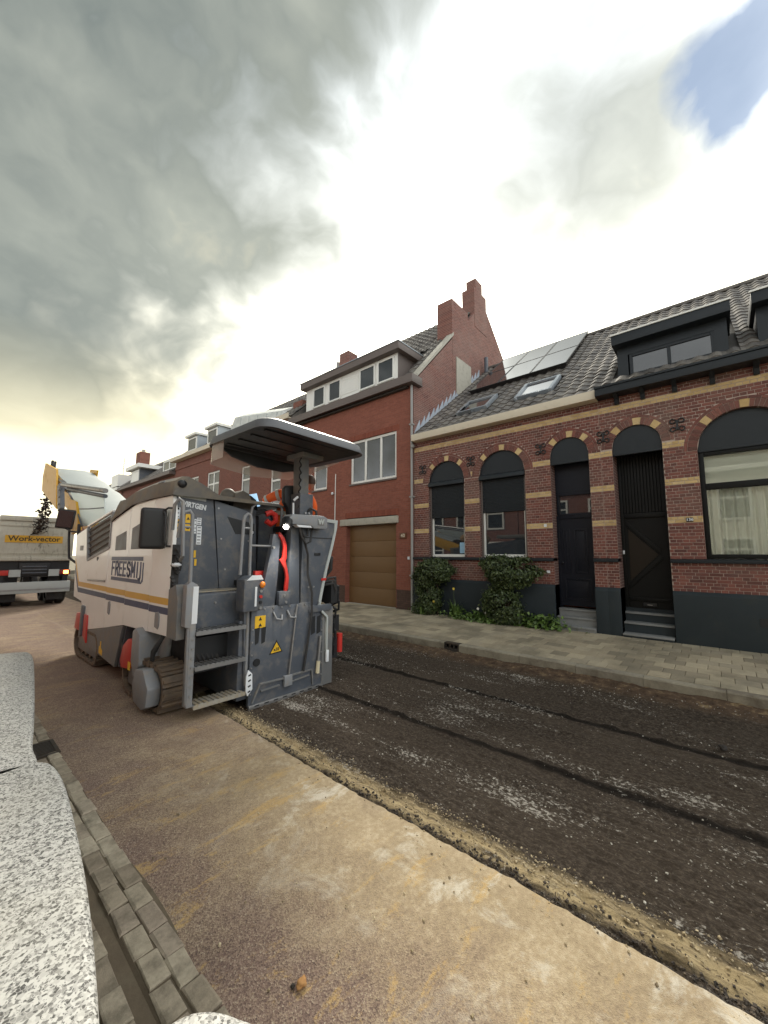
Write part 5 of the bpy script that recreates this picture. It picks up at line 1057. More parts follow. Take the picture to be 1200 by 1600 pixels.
for k in range(9): MB().cyl((3.0+k*.14, DY-.012, 1.235-.0*k), (3.0+k*.14, DY, 1.235), .013, 8).build('bolt', MT['steel'], MM)
for k in range(6):
    for x in (2.965, 4.19): MB().cyl((x, DY-.012, .12+k*.17), (x, DY, .12+k*.17), .012, 8).build('bolt', MT['steel'], MM)
for k in range(7): MB().cyl((2.165, LY-.04, .30+k*.11), (2.165, LY-.03, .30+k*.11), .014, 8).build('bolt', MT['steel'], MM)
mb = MB()
for k in range(5): mb.tube([(2.32+.07*k, 5.6, 1.0), (2.30+.08*k, 5.35, .86-.03*k), (2.42+.06*k, 5.30, .62), (2.50+.07*k, 5.55, .42)], .022, 8)
mb.build('hydraulic_hose', MT['rubber'], MM, smooth='auto'); MB().box(2.45, 2.8, 5.45, 5.8, .5, .85).build('valve_block', MT['track'], MM, bevel=.02)
# cross beam and guide on the right
MB().box(3.92, 4.36, DY-.04, DY+.04, 1.10, 1.20).build('cross_beam', MT['slate'], MM, bevel=.008)
mb = MB(); mb.bar((4.16, DY-.03, 1.10), (4.27, DY-.03, 1.0), .03, .035); mb.bar((4.27, DY-.03, 1.0), (4.27, DY-.03, .46), .035, .03); mb.build('guide_rail', MT['palegrey'], MM); MB().box(4.255, 4.305, DY-.06, DY-.03, .30, .48).build('slotted_bracket', MT['sticker_w'], MM, bevel=.005)
mb = MB(); mb.cyl((4.15, DY-.03, .72), (4.11, DY-.03, .30), .022, 10); mb.build('piston_rod', MT['steel'], MM); MB().cyl((4.115, DY-.03, .34), (4.10, DY-.03, .16), .032, 10).build('cylinder', mat('ivory_paint', (.6, .54, .38), .5), MM)
MB().box(4.20, 4.42, DY-.01, DY+1.4, -.06, 1.15).build('side_plate', MT['grey'], MM, bevel=.01)
mb = MB(); rg = random.Random(4)
for k in range(9):
    x, z = 4.42+rg.uniform(0, .14), .3+k*.12; mb.tube([(x, DY+.2, z), (x+.05, DY+.05, z+.06), (x+.03, DY+.02, z+.2), (x-.02, DY+.25, z+.3)], .022, 7)
mb.box(4.42, 4.58, DY+.05, DY+.4, .3, .62); mb.box(4.44, 4.66, DY+.1, DY+.3, .72, .98); mb.box(4.40, 4.54, DY+.02, DY+.3, 1.2, 1.5); mb.build('valve_block', MT['black'], MM)
MB().cyl((4.63, DY+.05, .68), (4.63, DY+.05, .38), .05, 14).build('extinguisher', MT['red'], MM)
mb = MB()
for k in range(3): mb.tube([(4.32, DY+.1, 1.5+.05*k), (4.44+.02*k, DY+.02, 1.52+.05*k), (4.50, DY+.02, 1.40), (4.48, DY+.06, 1.22), (4.42, DY+.1, 1.10)], .026, 8)
mb.build('hose_bundle', MT['rubber'], MM, smooth='auto'); mb = MB(); mb.tube([(4.40, DY+.2, 2.0), (4.47, DY+.12, 1.95), (4.46, DY+.12, 1.75), (4.38, DY+.2, 1.62)], .035, 8); mb.build('hydraulic_hose', MT['rubber'], MM, smooth='auto')
# right rear cover of the stand
cov = [(3.78, 1.18), (4.165, 1.20), (4.22, 1.45), (4.30, 1.78), (4.40, 2.10), (4.49, 2.44), (4.51, 2.585), (4.05, 2.60), (3.78, 2.60)]
MB().prism(cov, 'Y', DY+.02, DY+.60).build('rear_cover', MT['slate'], MM, bevel=.015)
mb = MB(); e = [(4.115, 1.20), (4.17, 1.45), (4.25, 1.78), (4.345, 2.10), (4.425, 2.40), (4.435, 2.53), (4.15, 2.545)]; e2 = [(4.165, 1.20), (4.22, 1.45), (4.30, 1.78), (4.40, 2.10), (4.487, 2.44), (4.505, 2.582), (4.15, 2.60)]
for k in range(len(e)-1): mb.prism([e[k], e2[k], e2[k+1], e[k+1]], 'Y', DY+.004, DY+.0195)
mb.build('edge_strip', MT['palegrey'], MM); MB().box(3.80, 4.44, DY+.014, DY+.0195, 2.262, 2.275).build('cover_seam', MT['black'], MM); MB().box(4.02, 4.14, DY+.006, DY+.0195, 1.985, 2.03).build('grip_slot', MT['black'], MM, bevel=.006)
MB().prism([(4.16, 1.58), (4.26, 1.58), (4.27, 1.62), (4.17, 1.62)], 'Y', DY-.002, DY+.004).build('red_tape', MT['red'], MM)
for x in (3.92, 4.02): MB().cyl((x, DY+.01, 1.49), (x, DY+.03, 1.49), .016, 8).build('bolt', MT['steel'], MM)
# posts / frame left of it
MB().prism([(3.52, 1.26), (3.74, 1.26), (3.70, 2.42), (3.55, 2.42)], 'Y', DY+.0, DY+.12).build('lamp_post', MT['slate'], MM, bevel=.012)
MB().prism([(3.02, 1.24), (3.32, 1.24), (3.36, 1.7), (3.38, 2.30), (3.26, 2.30), (3.22, 2.0), (3.14, 1.6)], 'Y', DY+.03, DY+.12).build('frame_plate', MT['slate'], MM, bevel=.01)
MB().box(3.30, 3.56, DY+.14, DY+.2, 1.4, 2.3).build('dark_gap', MT['black'], MM)
pts = [(3.345, 2.33), (3.43, 2.25), (3.475, 2.13), (3.48, 1.95), (3.46, 1.90), (3.50, 1.78), (3.53, 1.65), (3.52, 1.50), (3.49, 1.42), (3.46, 1.44), (3.47, 1.55), (3.48, 1.66), (3.45, 1.78), (3.36, 1.92), (3.41, 1.95), (3.42, 2.10), (3.39, 2.20), (3.335, 2.27)]
MB().prism(pts, 'Y', DY-.01, DY+.03).build('red_lever', MT['red'], MM, bevel=.008)
MB().box(3.36, 3.56, DY-.02, DY+.06, 1.26, 1.46).build('latch_block', MT['slate'], MM, bevel=.01)
for x, z in ((3.45, 1.40), (3.48, 1.30), (3.24, 2.10)): MB().cyl((x, DY-.03, z), (x, DY+.0, z), .02, 8).build('bolt', MT['steel'], MM)
for x in (3.28, 3.52): 
    mb = MB(); mb.tube([(x, DY-.005, 1.18), (x+.03, DY-.05, 1.08), (x+.12, DY-.05, 1.06), (x+.15, DY-.005, 1.12)], .014, 6); mb.build('grab_handle', MT['midgrey'], MM, smooth='auto')
# control box on the right ladder side
cb = MB().prism([(2.74, 1.24), (2.74, 1.66), (2.84, 1.71), (2.98, 1.71), (3.03, 1.62), (3.04, 1.24)], 'Y', DY-.13, DY+.08).build('control_box', MT['slate'], MM, bevel=.012)
MB().prism([(2.77, 1.65), (2.85, 1.715), (2.985, 1.715), (3.02, 1.655)], 'Y', DY-.135, DY-.13).build('box_cap', MT['sticker_w'], cb); MB().ball((3.0, DY-.15, 1.585), .04, .03, .045).build('beacon', mat('orange_lens', (.75, .22, .02), .3), cb, smooth=True)
for k, mm in enumerate((MT['steel'], MT['red'], MT['black'], MT['steel'])): MB().cyl((2.985, DY-.15, 1.50-k*.075), (2.985, DY-.12, 1.50-k*.075), .022, 10).build('button', mm, cb)
MB().box(2.90, 2.93, DY-.134, DY-.13, 1.30, 1.56).build('sticker', MT['sticker_w'], cb)
MB().box(3.06, 3.22, DY+.15, DY+.22, 1.62, 1.76).build('tail_lamp', MT['red'], MM, bevel=.01); MB().box(3.225, 3.32, DY+.14, DY+.2, 1.66, 1.76).build('reflector_plate', MT['sticker_y'], MM)
# rear lamp bar
lb = MB().prism([(3.42, 2.44), (3.40, 2.54), (3.46, 2.60), (4.05, 2.615), (4.13, 2.585), (4.135, 2.43), (4.10, 2.405), (3.86, 2.405), (3.80, 2.45), (3.53, 2.45)], 'Y', DY-.16, DY+.06).build('lamp_bar', MT['midgrey'], MM, bevel=.015)
MB().prism([(3.53, 2.445), (3.80, 2.445), (3.83, 2.415), (3.58, 2.41)], 'Y', DY-.15, DY-.05).build('lamp_lens', MT['sticker_w'], lb)
MB().cyl((3.42, DY-.08, 2.50), (3.34, DY-.16, 2.40), .085, 18, .075).build('lamp_housing', MT['black'], lb, smooth='auto'); MB().cyl((3.355, DY-.15, 2.415), (3.335, DY-.165, 2.395), .038, 18).build('lit_lamp', emit('lamp_glow', (1, .95, .85), 25.), lb)
MB().box(3.93, 4.06, DY-.166, DY-.158, 2.46, 2.57).build('badge', MT['grey'], lb, bevel=.006); lettering('emblem', 'W', .11, MT['palegrey'], lb, (3.995, DY-.168, 2.513), (1, 0, 0), (0, 0, 1), bold=.006)
mb = MB(); mb.tube([(3.62, DY-.1, 2.42), (3.66, DY-.12, 2.26), (3.74, DY-.12, 2.16), (3.84, DY-.1, 2.20), (3.90, DY-.06, 2.40)], .018, 8); mb.tube([(3.66, DY-.08, 2.42), (3.72, DY-.1, 2.28), (3.80, DY-.08, 2.3), (3.82, DY-.04, 2.40)], .016, 8); mb.build('hydraulic_hose', MT['rubber'], MM, smooth='auto')
mb = MB(); mb.tube([(4.02, DY-.02, 2.60), (4.02, DY+.0, 2.70), (3.95, DY+.05, 2.74), (3.90, DY+.1, 2.68)], .02, 8); mb.build('hydraulic_hose', MT['rubber'], MM, smooth='auto')
spot = bpy.data.lights.new('work_light', 'SPOT'); spot.energy = 26; spot.spot_size = rad(95); spot.spot_blend = .8; spot.color = (1, .95, .85); spot.shadow_soft_size = .05
so_ = bpy.data.objects.new('work_light', spot); COL.objects.link(so_); so_.parent = lb; so_.location = Vector((3.33, DY-.20, 2.38))-ORIG[lb.name]; so_.rotation_euler = (Vector((3.33, DY-.20, 2.38))-Vector((3.5, DY-.3, .0))).to_track_quat('Z', 'Y').to_euler()
# operator stand
MB().box(2.95, 4.30, DY+.15, 6.6, 1.55, 1.62).build('platform', MT['black'], MM); MB().box(4.25, 4.32, DY+.5, 6.6, 1.6, 2.5).build('stand_side', MT['slate'], MM)
mb = MB(); mb.tube([(3.16, 5.5, 2.40), (3.18, 5.45, 2.72), (3.24, 5.42, 2.80), (3.62, 5.40, 2.80), (3.70, 5.42, 2.74), (3.70, 5.45, 2.3)], .022, 8); mb.build('grab_rail', MT['midgrey'], MM, smooth='auto')
mb = MB(); mb.prism([(3.0, 2.62), (3.05, 2.95), (3.18, 3.03), (3.30, 2.98), (3.42, 2.72), (3.3, 2.6)], 'Y', 5.75, 6.15); mb.build('console', MT['hood'], MM, bevel=.04); MB().prism([(3.28, 2.66), (3.34, 2.98), (3.46, 2.90), (3.52, 2.62)], 'Y', 5.8, 6.1).build('control_cover', MT['black'], MM, bevel=.03)
MB().obox((3.47, 5.92, 2.90), (.03, .26, .22), Euler((0, rad(-20), 0)).to_matrix()).build('screen', emit('screen_glow', (.35, .55, .75), .5), MM); MB().ball((3.02, 5.92, 2.92), .12, .14, .13).build('mirror_back', MT['hood'], MM, smooth=True)
mb = MB(); mb.tube([(3.36, 5.35, 2.62), (3.44, 5.33, 2.66), (3.52, 5.33, 2.62), (3.53, 5.33, 2.52), (3.44, 5.33, 2.47), (3.36, 5.34, 2.52)], .045, 8); mb.build('red_reel', MT['red'], MM, smooth='auto')
mb = MB()
for k in range(3): mb.tube([(3.22, 5.4, 2.66-.03*k), (3.32, 5.36, 2.70-.03*k), (3.44, 5.36, 2.66-.02*k), (3.50, 5.38, 2.55)], .014, 6)
mb.build('cable_loom', MT['black'], MM); MB().ball((3.17, 5.42, 2.33), .03, .02, .03).build('marker_lamp', MT['sticker_w'], MM, smooth=True); MB().cyl((3.25, 5.6, 1.6), (3.25, 5.6, 2.6), .12, 14).build('stand_column', MT['black'], MM)
seat = MB().prism([(3.75, 2.55), (3.73, 2.74), (3.65, 2.84), (3.64, 3.06), (3.68, 3.12), (3.90, 3.15), (3.94, 3.10), (3.94, 2.55)], 'Y', 5.28, 5.38).build('seat_back', MT['black'], MM, bevel=.03); MB().box(3.66, 4.06, 5.36, 5.80, 2.36, 2.46).build('seat_cushion', MT['black'], MM, bevel=.03); MB().box(3.78, 3.92, 5.45, 5.6, 1.62, 2.37).build('seat_post', MT['black'], MM)
# canopy
MB().prism([(5.06, 2.60), (5.24, 2.60), (5.26, 3.70), (5.08, 3.70)], 'X', 3.78, 3.96).build('canopy_post', MT['grey'], MM, bevel=.01); MB().box(3.76, 4.02, 5.02, 5.28, 2.58, 2.98).build('post_base', MT['slate'], MM, bevel=.012); MB().box(3.74, 4.16, 4.95, 5.4, 3.56, 3.70).build('post_bracket', MT['grey'], MM, bevel=.012)
for x in (3.86, 3.93): MB().cyl((x, 5.0, 2.66), (x, 5.02, 2.66), .018, 8).build('bolt', MT['steel'], MM)
mb = MB()
for k in range(26): z = 2.7+k*.038; a = k*1.9; mb.tube([(3.775+.018*math.cos(a), 5.06+.018*math.sin(a), z), (3.775+.018*math.cos(a+1.9), 5.06+.018*math.sin(a+1.9), z+.038)], .011, 6)
mb.build('coiled_cable', MT['black'], MM); mb = MB(); mb.tube([(3.62, 5.0, 2.60), (3.615, 5.0, 2.80)], .016, 6); mb.tube([(3.62, 5.0, 2.84), (3.66, 4.98, 2.88), (3.68, 4.98, 2.90)], .02, 6); mb.build('lock_pin', MT['sticker_w'], MM)
def rounded_rect(x0, x1, y0, y1, r_, n=6):
    out = []
    for cx, cy, a0 in ((x1-r_, y1-r_, 0), (x0+r_, y1-r_, 90), (x0+r_, y0+r_, 180), (x1-r_, y0+r_, 270)): out += arc((cx, cy), r_, rad(a0), rad(a0+90), n)
    return out
vs = []; cst = [(.03, 3.66, .20), (.0, 3.615, .22), (.0, 3.64, .22), (.03, 3.735, .22), (.10, 3.775, .20), (.3, 3.80, .18)]
x0, x1, y0, y1 = 2.56, 4.45, 4.20, 5.84
for ins, z, r_ in cst:
    for i, (x, y) in enumerate(rounded_rect(x0+ins, x1-ins, y0+ins, y1-ins, r_)): vs.append((x, y, z+(.02*math.sin((y-y0)*8) if ins > .2 else 0)-.10*max(0, (x-3.6)/1.0)**2*0-.06*(x > 4.0)*(x-4.0)))
n = len(vs)//len(cst); fs = [tuple(range(n))]
for j in range(len(cst)-1):
    for i in range(n): fs.append((j*n+i, j*n+(i+1) % n, (j+1)*n+(i+1) % n, (j+1)*n+i))
fs.append(tuple((len(cst)-1)*n+i for i in range(n)))
m_can = mat('canopy_plastic', (.105, .112, .125), .42, var=.08, vs=3, dirt=(.3, .28, .25), damt=.25, ds=8)
can = MB().add(vs, fs).build('canopy', m_can, MM, smooth='auto')
for k in range(4): yy = 4.45+k*.34; MB().box(2.75, 4.3, yy, yy+.05, 3.635, 3.66).build('canopy_rib', MT['black'], can)
MB().add([(p[0], p[1], 3.655-.06*max(0, p[0]-4.0)) for p in rounded_rect(x0+.035, x1-.035, y0+.035, y1-.035, .2)], [tuple(range(28))]).build('canopy_lining', MT['black'], can)
MB().prism([(2.75, 3.64), (4.35, 3.60), (4.2, 3.50), (3.9, 3.43), (3.4, 3.43), (2.95, 3.52)], 'Y', 5.70, 5.74).build('front_lip', MT['black'], can, bevel=.01)
m, b = nodes('clear_visor'); nt.nodes.remove(b); o_ = nt.nodes['Material Output']; t1 = N('ShaderNodeBsdfTransparent'); t1.inputs[0].default_value = (.9, .88, .85, 1); t2 = N('ShaderNodeBsdfPrincipled'); t2.inputs['Base Color'].default_value = (.75, .68, .62, 1); t2.inputs['Roughness'].default_value = .25; mx = N('ShaderNodeMixShader'); mx.inputs[0].default_value = .42; LK(t1.outputs[0], mx.inputs[1]); LK(t2.outputs[0], mx.inputs[2]); LK(mx.outputs[0], o_.inputs[0])
path = [(2.60, 5.30), (2.58, 5.60), (2.66, 5.76), (2.85, 5.83), (3.4, 5.84), (4.1, 5.83), (4.36, 5.76), (4.44, 5.6), (4.45, 4.9)]; vs = []
for i, (x, y) in enumerate(path): d = (.25, .27, .27, .28, .33, .28, .2, .14, .05)[i]; vs += [(x, y, 3.63-.06*max(0, x-4)), (x+(.0 if x < 4 else .02), y+(.05 if y > 5.7 else 0), 3.63-d)]
MB().add(vs, [(2*i, 2*i+2, 2*i+3, 2*i+1) for i in range(len(path)-1)]).build('visor', m, can, smooth=True)
# ---- discharge conveyor
a, c = Vector((3.05, 10.2, 2.25)), Vector((2.95, 17.2, 4.58)); d = (c-a).normalized(); rr = d.cross(Vector((0, 0, 1))).normalized(); uu = rr.cross(d)
Rm = Matrix((rr, d, uu)).transposed(); L = (c-a).length
def cpt(s, r_, h): return a+d*s+rr*r_+uu*h
CW = .58
conv = MB()
for sg in (-1, 1): conv.add([cpt(*q) for q in ((.2, sg*CW, -.25), (L, sg*CW, -.30), (L, sg*CW, .36), (.2, sg*CW, .25), (.2, sg*(CW-.04), -.25), (L, sg*(CW-.04), -.30), (L, sg*(CW-.04), .36), (.2, sg*(CW-.04), .25))], [(0, 1, 2, 3), (4, 5, 6, 7), (0, 1, 5, 4), (2, 3, 7, 6), (1, 2, 6, 5), (0, 3, 7, 4)])
conv.obox(cpt(L/2, 0, -.26), (.86, L-.3, .05), Rm); cv = conv.build('conveyor', MT['yellow'], MM, bevel=.01)
m_cov = mat('grey_tarpaulin', (.25, .28, .28), .6, var=.1, vs=2, bump=.15, bs=8)
m_sheet, b = nodes('plastic_sheet'); b.inputs['Base Color'].default_value = (.48, .54, .54, 1); b.inputs['Roughness'].default_value = .3; b.inputs['Transmission Weight'].default_value = .0; tl = N('ShaderNodeBsdfTranslucent'); tl.inputs[0].default_value = (.8, .86, .86, 1); mx = N('ShaderNodeMixShader'); mx.inputs[0].default_value = .55; LK(b.outputs[0], mx.inputs[1]); LK(tl.outputs[0], mx.inputs[2]); LK(mx.outputs[0], nt.nodes['Material Output'].inputs[0])
vs = []; K = 12
for i in range(K+1):
    s = .6+(L-.9)*i/K
    for r_, h in ((-.60, .26), (-.57, .36), (-.3, .41), (.3, .41), (.57, .36), (.60, .26)): vs.append(cpt(s, r_, h+.02*math.sin(i*2.1+r_*3)))
MB().add(vs, [(i*6+k, i*6+k+1, (i+1)*6+k+1, (i+1)*6+k) for i in range(K) for k in range(5)]).build('conveyor_cover', m_cov, cv, smooth='auto')
hp = MB(); hp.cyl(cpt(L, -.6, .0), cpt(L, .6, .0), .34, 18); hp.build('head_pulley', MT['rubber'], cv, smooth='auto')
for sg in (-1, 1): MB().add([cpt(*q) for q in ((L-2.4 if sg < 0 else L-.5, sg*.66, -.52), (L+.25, sg*.66, -.54), (L+.5, sg*.66, -.1), (L+.4, sg*.66, .40), (L-1.5 if sg < 0 else L-.5, sg*.66, .54), (L-2.4 if sg < 0 else L-.5, sg*.61, -.52), (L+.25, sg*.61, -.54), (L+.5, sg*.61, -.1), (L+.4, sg*.61, .40), (L-1.5 if sg < 0 else L-.5, sg*.61, .54))], [(0, 1, 2, 3, 4), (5, 6, 7, 8, 9)]+[(i, (i+1) % 5, 5+(i+1) % 5, 5+i) for i in range(5)]).build('head_plate', MT['yellow'], cv)
mb = MB(); mb.tube([cpt(L+.1, -.52, .32), cpt(L+.25, -.5, .52), cpt(L+.5, -.45, .40), cpt(L+.55, -.4, .10)], .045, 8); mb.tube([cpt(L+.1, -.45, .34), cpt(L+.3, -.42, .5), cpt(L+.52, -.4, .3)], .035, 8); mb.box(2.45, 2.6, 17.6, 17.75, 4.5, 4.62); mb.build('hydraulic_hose', MT['rubber'], cv, smooth='auto')
def slab(q, t_, name, m, parent):
    q = [Vector(v) for v in q]; n_ = (q[1]-q[0]).cross(q[3]-q[0]).normalized()*t_
    k = len(q); return MB().add(q+[v+n_ for v in q], [tuple(range(k)), tuple(range(k, 2*k))]+[(i, (i+1) % k, k+(i+1) % k, k+i) for i in range(k)]).build(name, m, parent)
for p_, q_, r_, mm in (((2.13, 13.25, 3.83), (2.30, 9.85, 3.33), .055, MT['steel']), ((2.17, 12.75, 3.66), (2.32, 9.9, 3.22), .045, MT['slate'])): MB().cyl(p_, q_, r_, 10).build('support_cylinder', mm, cv, smooth='auto')
slab([(2.22, 12.75, 3.58), (2.32, 10.05, 3.22), (2.30, 9.61, 2.68), (2.22, 11.10, 2.62)], .02, 'side_sheet', m_sheet, cv)
MB().tube([(2.19, 12.2, 3.10), (2.26, 11.0, 3.02), (2.28, 9.8, 2.96)], .012, 6).build('sheet_seam', MT['slate'], cv); MB().tube([(2.16, 12.7, 3.6), (2.18, 11.9, 3.2), (2.2, 11.1, 2.62)], .02, 6).build('sheet_edge', MT['slate'], cv)
slab([(2.13, 12.57, 3.42), (2.16, 11.75, 3.24), (2.18, 11.2, 2.55), (2.14, 11.75, 2.45)], .05, 'tension_plate', MT['yellow'], cv)
mb = MB(); mb.bar((2.12, 13.45, 3.85), (2.14, 13.2, 3.15), .10, .22); mb.bar((2.12, 13.45, 3.85), (2.4, 13.9, 3.75), .10, .1); mb.build('hanger_frame', MT['slate'], cv)
for k_ in range(3): MB().cyl((2.06, 13.3-.03*k_, 3.7-.2*k_), (2.10, 13.3-.03*k_, 3.7-.2*k_), .03, 8).build('bolt', MT['steel'], cv)
# front mirror on its stalk
MB().obox((1.98, 11.60, 2.80), (.34, .06, .46), Euler((0, rad(6), rad(-24))).to_matrix()).build('wing_mirror', MT['black'], MM, bevel=.03); MB().obox((1.965, 11.565, 2.80), (.28, .01, .38), Euler((0, rad(6), rad(-24))).to_matrix()).build('mirror_glass', MT['glass'], MM)
mb = MB(); mb.tube([(2.0, 11.6, 2.58), (2.05, 11.3, 2.5), (2.2, 10.6, 2.45)], .02, 8); mb.tube([(2.05, 11.5, 2.55), (2.02, 11.3, 2.3), (2.0, 11.0, 1.9), (2.15, 10.5, 1.7)], .025, 8); mb.build('mirror_arm', MT['black'], MM, smooth='auto')
MB().obox((2.10, 10.85, 2.52), (.06, .34, .26), Euler((0, 0, rad(-12))).to_matrix()).build('side_lamp', MT['black'], MM, bevel=.03)
MB().prism([(10.45, 2.25), (10.9, 2.15), (10.95, 1.5), (10.45, 1.3)], 'X', 2.15, 2.8).build('front_guard', MT['rubber'], MM, bevel=.08)
# ------------------------------------------------------------------ operator
def skin(name, joints, edges, m, parent, root=0, sub=2):
    me = bpy.data.meshes.new(name); me.from_pydata([j[0] for j in joints], edges, []); o = bpy.data.objects.new(name+'_src', me); COL.objects.link(o)
    md = o.modifiers.new('s', 'SKIN'); md.use_smooth_shade = True
    for i, j in enumerate(joints):
        r_ = j[1] if isinstance(j[1], tuple) else (j[1], j[1]); me.skin_vertices[0].data[i].radius = r_; me.skin_vertices[0].data[i].use_root = (i == root)
    s2 = o.modifiers.new('u', 'SUBSURF'); s2.levels = s2.render_levels = sub
    dg = bpy.context.evaluated_depsgraph_get(); out = bpy.data.meshes.new_from_object(o.evaluated_get(dg)); out.name = name; bpy.data.objects.remove(o)
    for p in out.polygons: p.use_smooth = True
    out.materials.clear(); out.materials.append(m); return link(name, out, None, parent)
PP = thing('person', 'worker in orange reflective suit reaching for the controls under the canopy', 'person', (4.05, 5.7, 1.62))
J = [((3.86, 5.62, 2.50), .18), ((3.89, 5.62, 2.72), (.21, .16)), ((4.02, 5.66, 2.93), (.22, .15)), ((4.20, 5.68, 3.07), (.14, .12)), ((4.33, 5.68, 3.17), .062),
     ((3.98, 5.80, 3.07), .105), ((3.87, 5.95, 3.02), .09), ((3.78, 6.14, 2.94), .06),
     ((4.43, 5.62, 3.02), .092), ((4.52, 5.60, 2.82), .080), ((4.44, 5.72, 2.66), .05),
     ((3.80, 5.66, 2.36), .115), ((3.90, 5.74, 2.02), .085), ((3.90, 5.72, 1.70), .07), ((4.12, 5.66, 2.36), .115), ((4.14, 5.74, 2.02), .085), ((4.14, 5.72, 1.70), .07)]
E_ = [(0, 1), (1, 2), (2, 3), (3, 4), (3, 5), (5, 6), (6, 7), (3, 8), (8, 9), (9, 10), (0, 11), (11, 12), (12, 13), (0, 14), (14, 15), (15, 16)]
skin('body', J, E_, MT['orange'], PP)
def ring(p, q, r_, w_, m, name): p, q = Vector(p), Vector(q); d_ = (q-p).normalized(); MB().tube([p-d_*w_/2, p+d_*w_/2], r_, 16, cap=False).build(name, m, PP, smooth=True)
ring((3.93, 5.87, 3.045), (3.87, 5.95, 3.02), .106, .06, MT['reflect'], 'reflective_band'); ring((3.82, 6.05, 2.975), (3.78, 6.14, 2.94), .08, .05, MT['reflect'], 'reflective_band')
ring((3.88, 5.62, 2.66), (3.89, 5.62, 2.72), .205, .07, MT['reflect'], 'reflective_band')
# head
def headmesh(c, s, yaw, tilt):
    bm = bmesh.new(); bmesh.ops.create_uvsphere(bm, u_segments=24, v_segments=18, radius=1)
    for v in bm.verts:
        x, y, z = v.co; # face looks along -Y locally
        jaw = 1-.28*max(0, -z)**1.3; v.co = Vector((x*.78*jaw, y*.95*(1-.1*max(0, -z)), z*1.16))
        if y < -.3 and z < -.55: v.co.y -= .10*(1-abs(x))
        nz_ = math.exp(-((x/.14)**2+((z+.05)/.22)**2)); 
        if y < -.5: v.co.y -= .20*nz_*(1 if z < .12 else .5)
        for ex in (-.30, .30): 
            if y < -.5: v.co.y += .09*math.exp(-(((x-ex)/.15)**2+((z-.14)/.10)**2))
        if y < -.5: v.co.y += .05*math.exp(-((x/.25)**2+((z+.46)/.05)**2))
        for ex in (-1, 1): v.co.x += ex*.14*math.exp(-(((x-ex)/.25)**2+((y-.02)/.14)**2+((z-.02)/.22)**2))
    me = bpy.data.meshes.new('head'); 
    for f in bm.faces: f.smooth = True
    R = Matrix.Translation(c)@Euler((tilt, 0, yaw)).to_matrix().to_4x4()@Matrix.Scale(s, 4); bm.transform(R); bm.to_mesh(me); bm.free(); return me, R
hc = Vector((4.45, 5.66, 3.32)); me, R = headmesh(hc, .118, rad(150), rad(-8)); link('head', me, MT['skin'], PP)
bm = bmesh.new(); bmesh.ops.create_uvsphere(bm, u_segments=24, v_segments=18, radius=1.07)
for v in list(bm.verts):
    x, y, z = v.co; v.co = Vector((x*.80, y*.97, z*1.17))*(1+.03*mnoise.noise(v.co*6))
bmesh.ops.delete(bm, geom=[v for v in bm.verts if (v.co.z < .42 and v.co.y < .05) or v.co.z < -.35 or (v.co.y < -.55 and v.co.z < .62)], context='VERTS')
for f in bm.faces: f.smooth = True
bm.transform(R); me = bpy.data.meshes.new('hair'); bm.to_mesh(me); bm.free(); link('hair', me, MT['hair'], PP)
for ex in (-.30, .30): e_ = MB().ball((0, 0, 0), .10, .06, .07, 10, 6).mesh('eye'); e_.transform(R@Matrix.Translation((ex, -.80, .15))); link('eye', e_, MT['black'], PP)
# gloved hand on the lever, and the resting hand
def hand(base, dirv, palm_n, m, nm):
    base = Vector(base); dv = Vector(dirv).normalized(); pn = Vector(palm_n).normalized(); sd = dv.cross(pn).normalized()
    Jh = [(base, .026), (base+dv*.05, (.036, .018)), (base+dv*.085, (.036, .016))]; Eh_ = [(0, 1), (1, 2)]
    for i, (o_, l_) in enumerate(((-.032, .065), (-.011, .078), (.011, .073), (.031, .056))):
        k = len(Jh); b0 = base+dv*.085+sd*o_; Jh += [(b0, .010), (b0+dv*l_*.5-pn*.008, .0095), (b0+dv*l_*.75-pn*.034, .0085)]; Eh_ += [(2, k), (k, k+1), (k+1, k+2)]
    k = len(Jh); b0 = base+dv*.03-sd*.034; Jh += [(b0, .012), (b0+dv*.03-sd*.022-pn*.012, .011), (b0+dv*.055-sd*.026-pn*.03, .009)]; Eh_ += [(1, k), (k, k+1), (k+1, k+2)]
    return skin(nm, Jh, Eh_, m, PP, 0, 1)
MT['glove'] = mat('dark_glove', (.03, .03, .033), .8)
hand((3.78, 6.14, 2.94), (-.25, .45, -.12), (0, 0, 1), MT['glove'], 'hand'); hand((4.44, 5.72, 2.66), (-.1, .5, -.25), (1, 0, .2), MT['glove'], 'hand')
MB().cyl((3.76, 6.30, 2.62), (3.76, 6.30, 2.90), .018, 8).build('control_lever', MT['black'], MM); MB().box(3.60, 4.25, 6.2, 6.5, 2.2, 2.66).build('dashboard', MT['black'], MM, bevel=.03)
# ------------------------------------------------------------------ tipper truck being loaded
TK = thing('tipper_truck', 'dusty cream tipper truck backed under the conveyor', 'truck', (2.60, 22, 0))
TY = 19.8; TL, TR = 1.52, 3.70; tc = (TL+TR)/2
m, b = nodes('dusty_tailgate'); p = POS(); s_ = N('ShaderNodeSeparateXYZ'); LK(p, s_.inputs[0])
base = RAMP(NOI(p, 1.5, 6), [(.3, (.40, .38, .30)), (.7, (.56, .55, .47))]); spl = RAMP(NOI(SCALEV(p, (4, 1, 1.2)), 3.2, 8, .7), [(.52, 0.), (.66, .9)])
near = RAMP(M('ABSOLUTE', M('SUBTRACT', s_.outputs[0], 2.72)), [(.0, 1.), (.55, .35), (1., .15)])
LK(MIX(M('MULTIPLY', spl, near), base, (.06, .05, .04)), b.inputs['Base Color']); b.inputs['Roughness'].default_value = .6; MT['tail'] = m
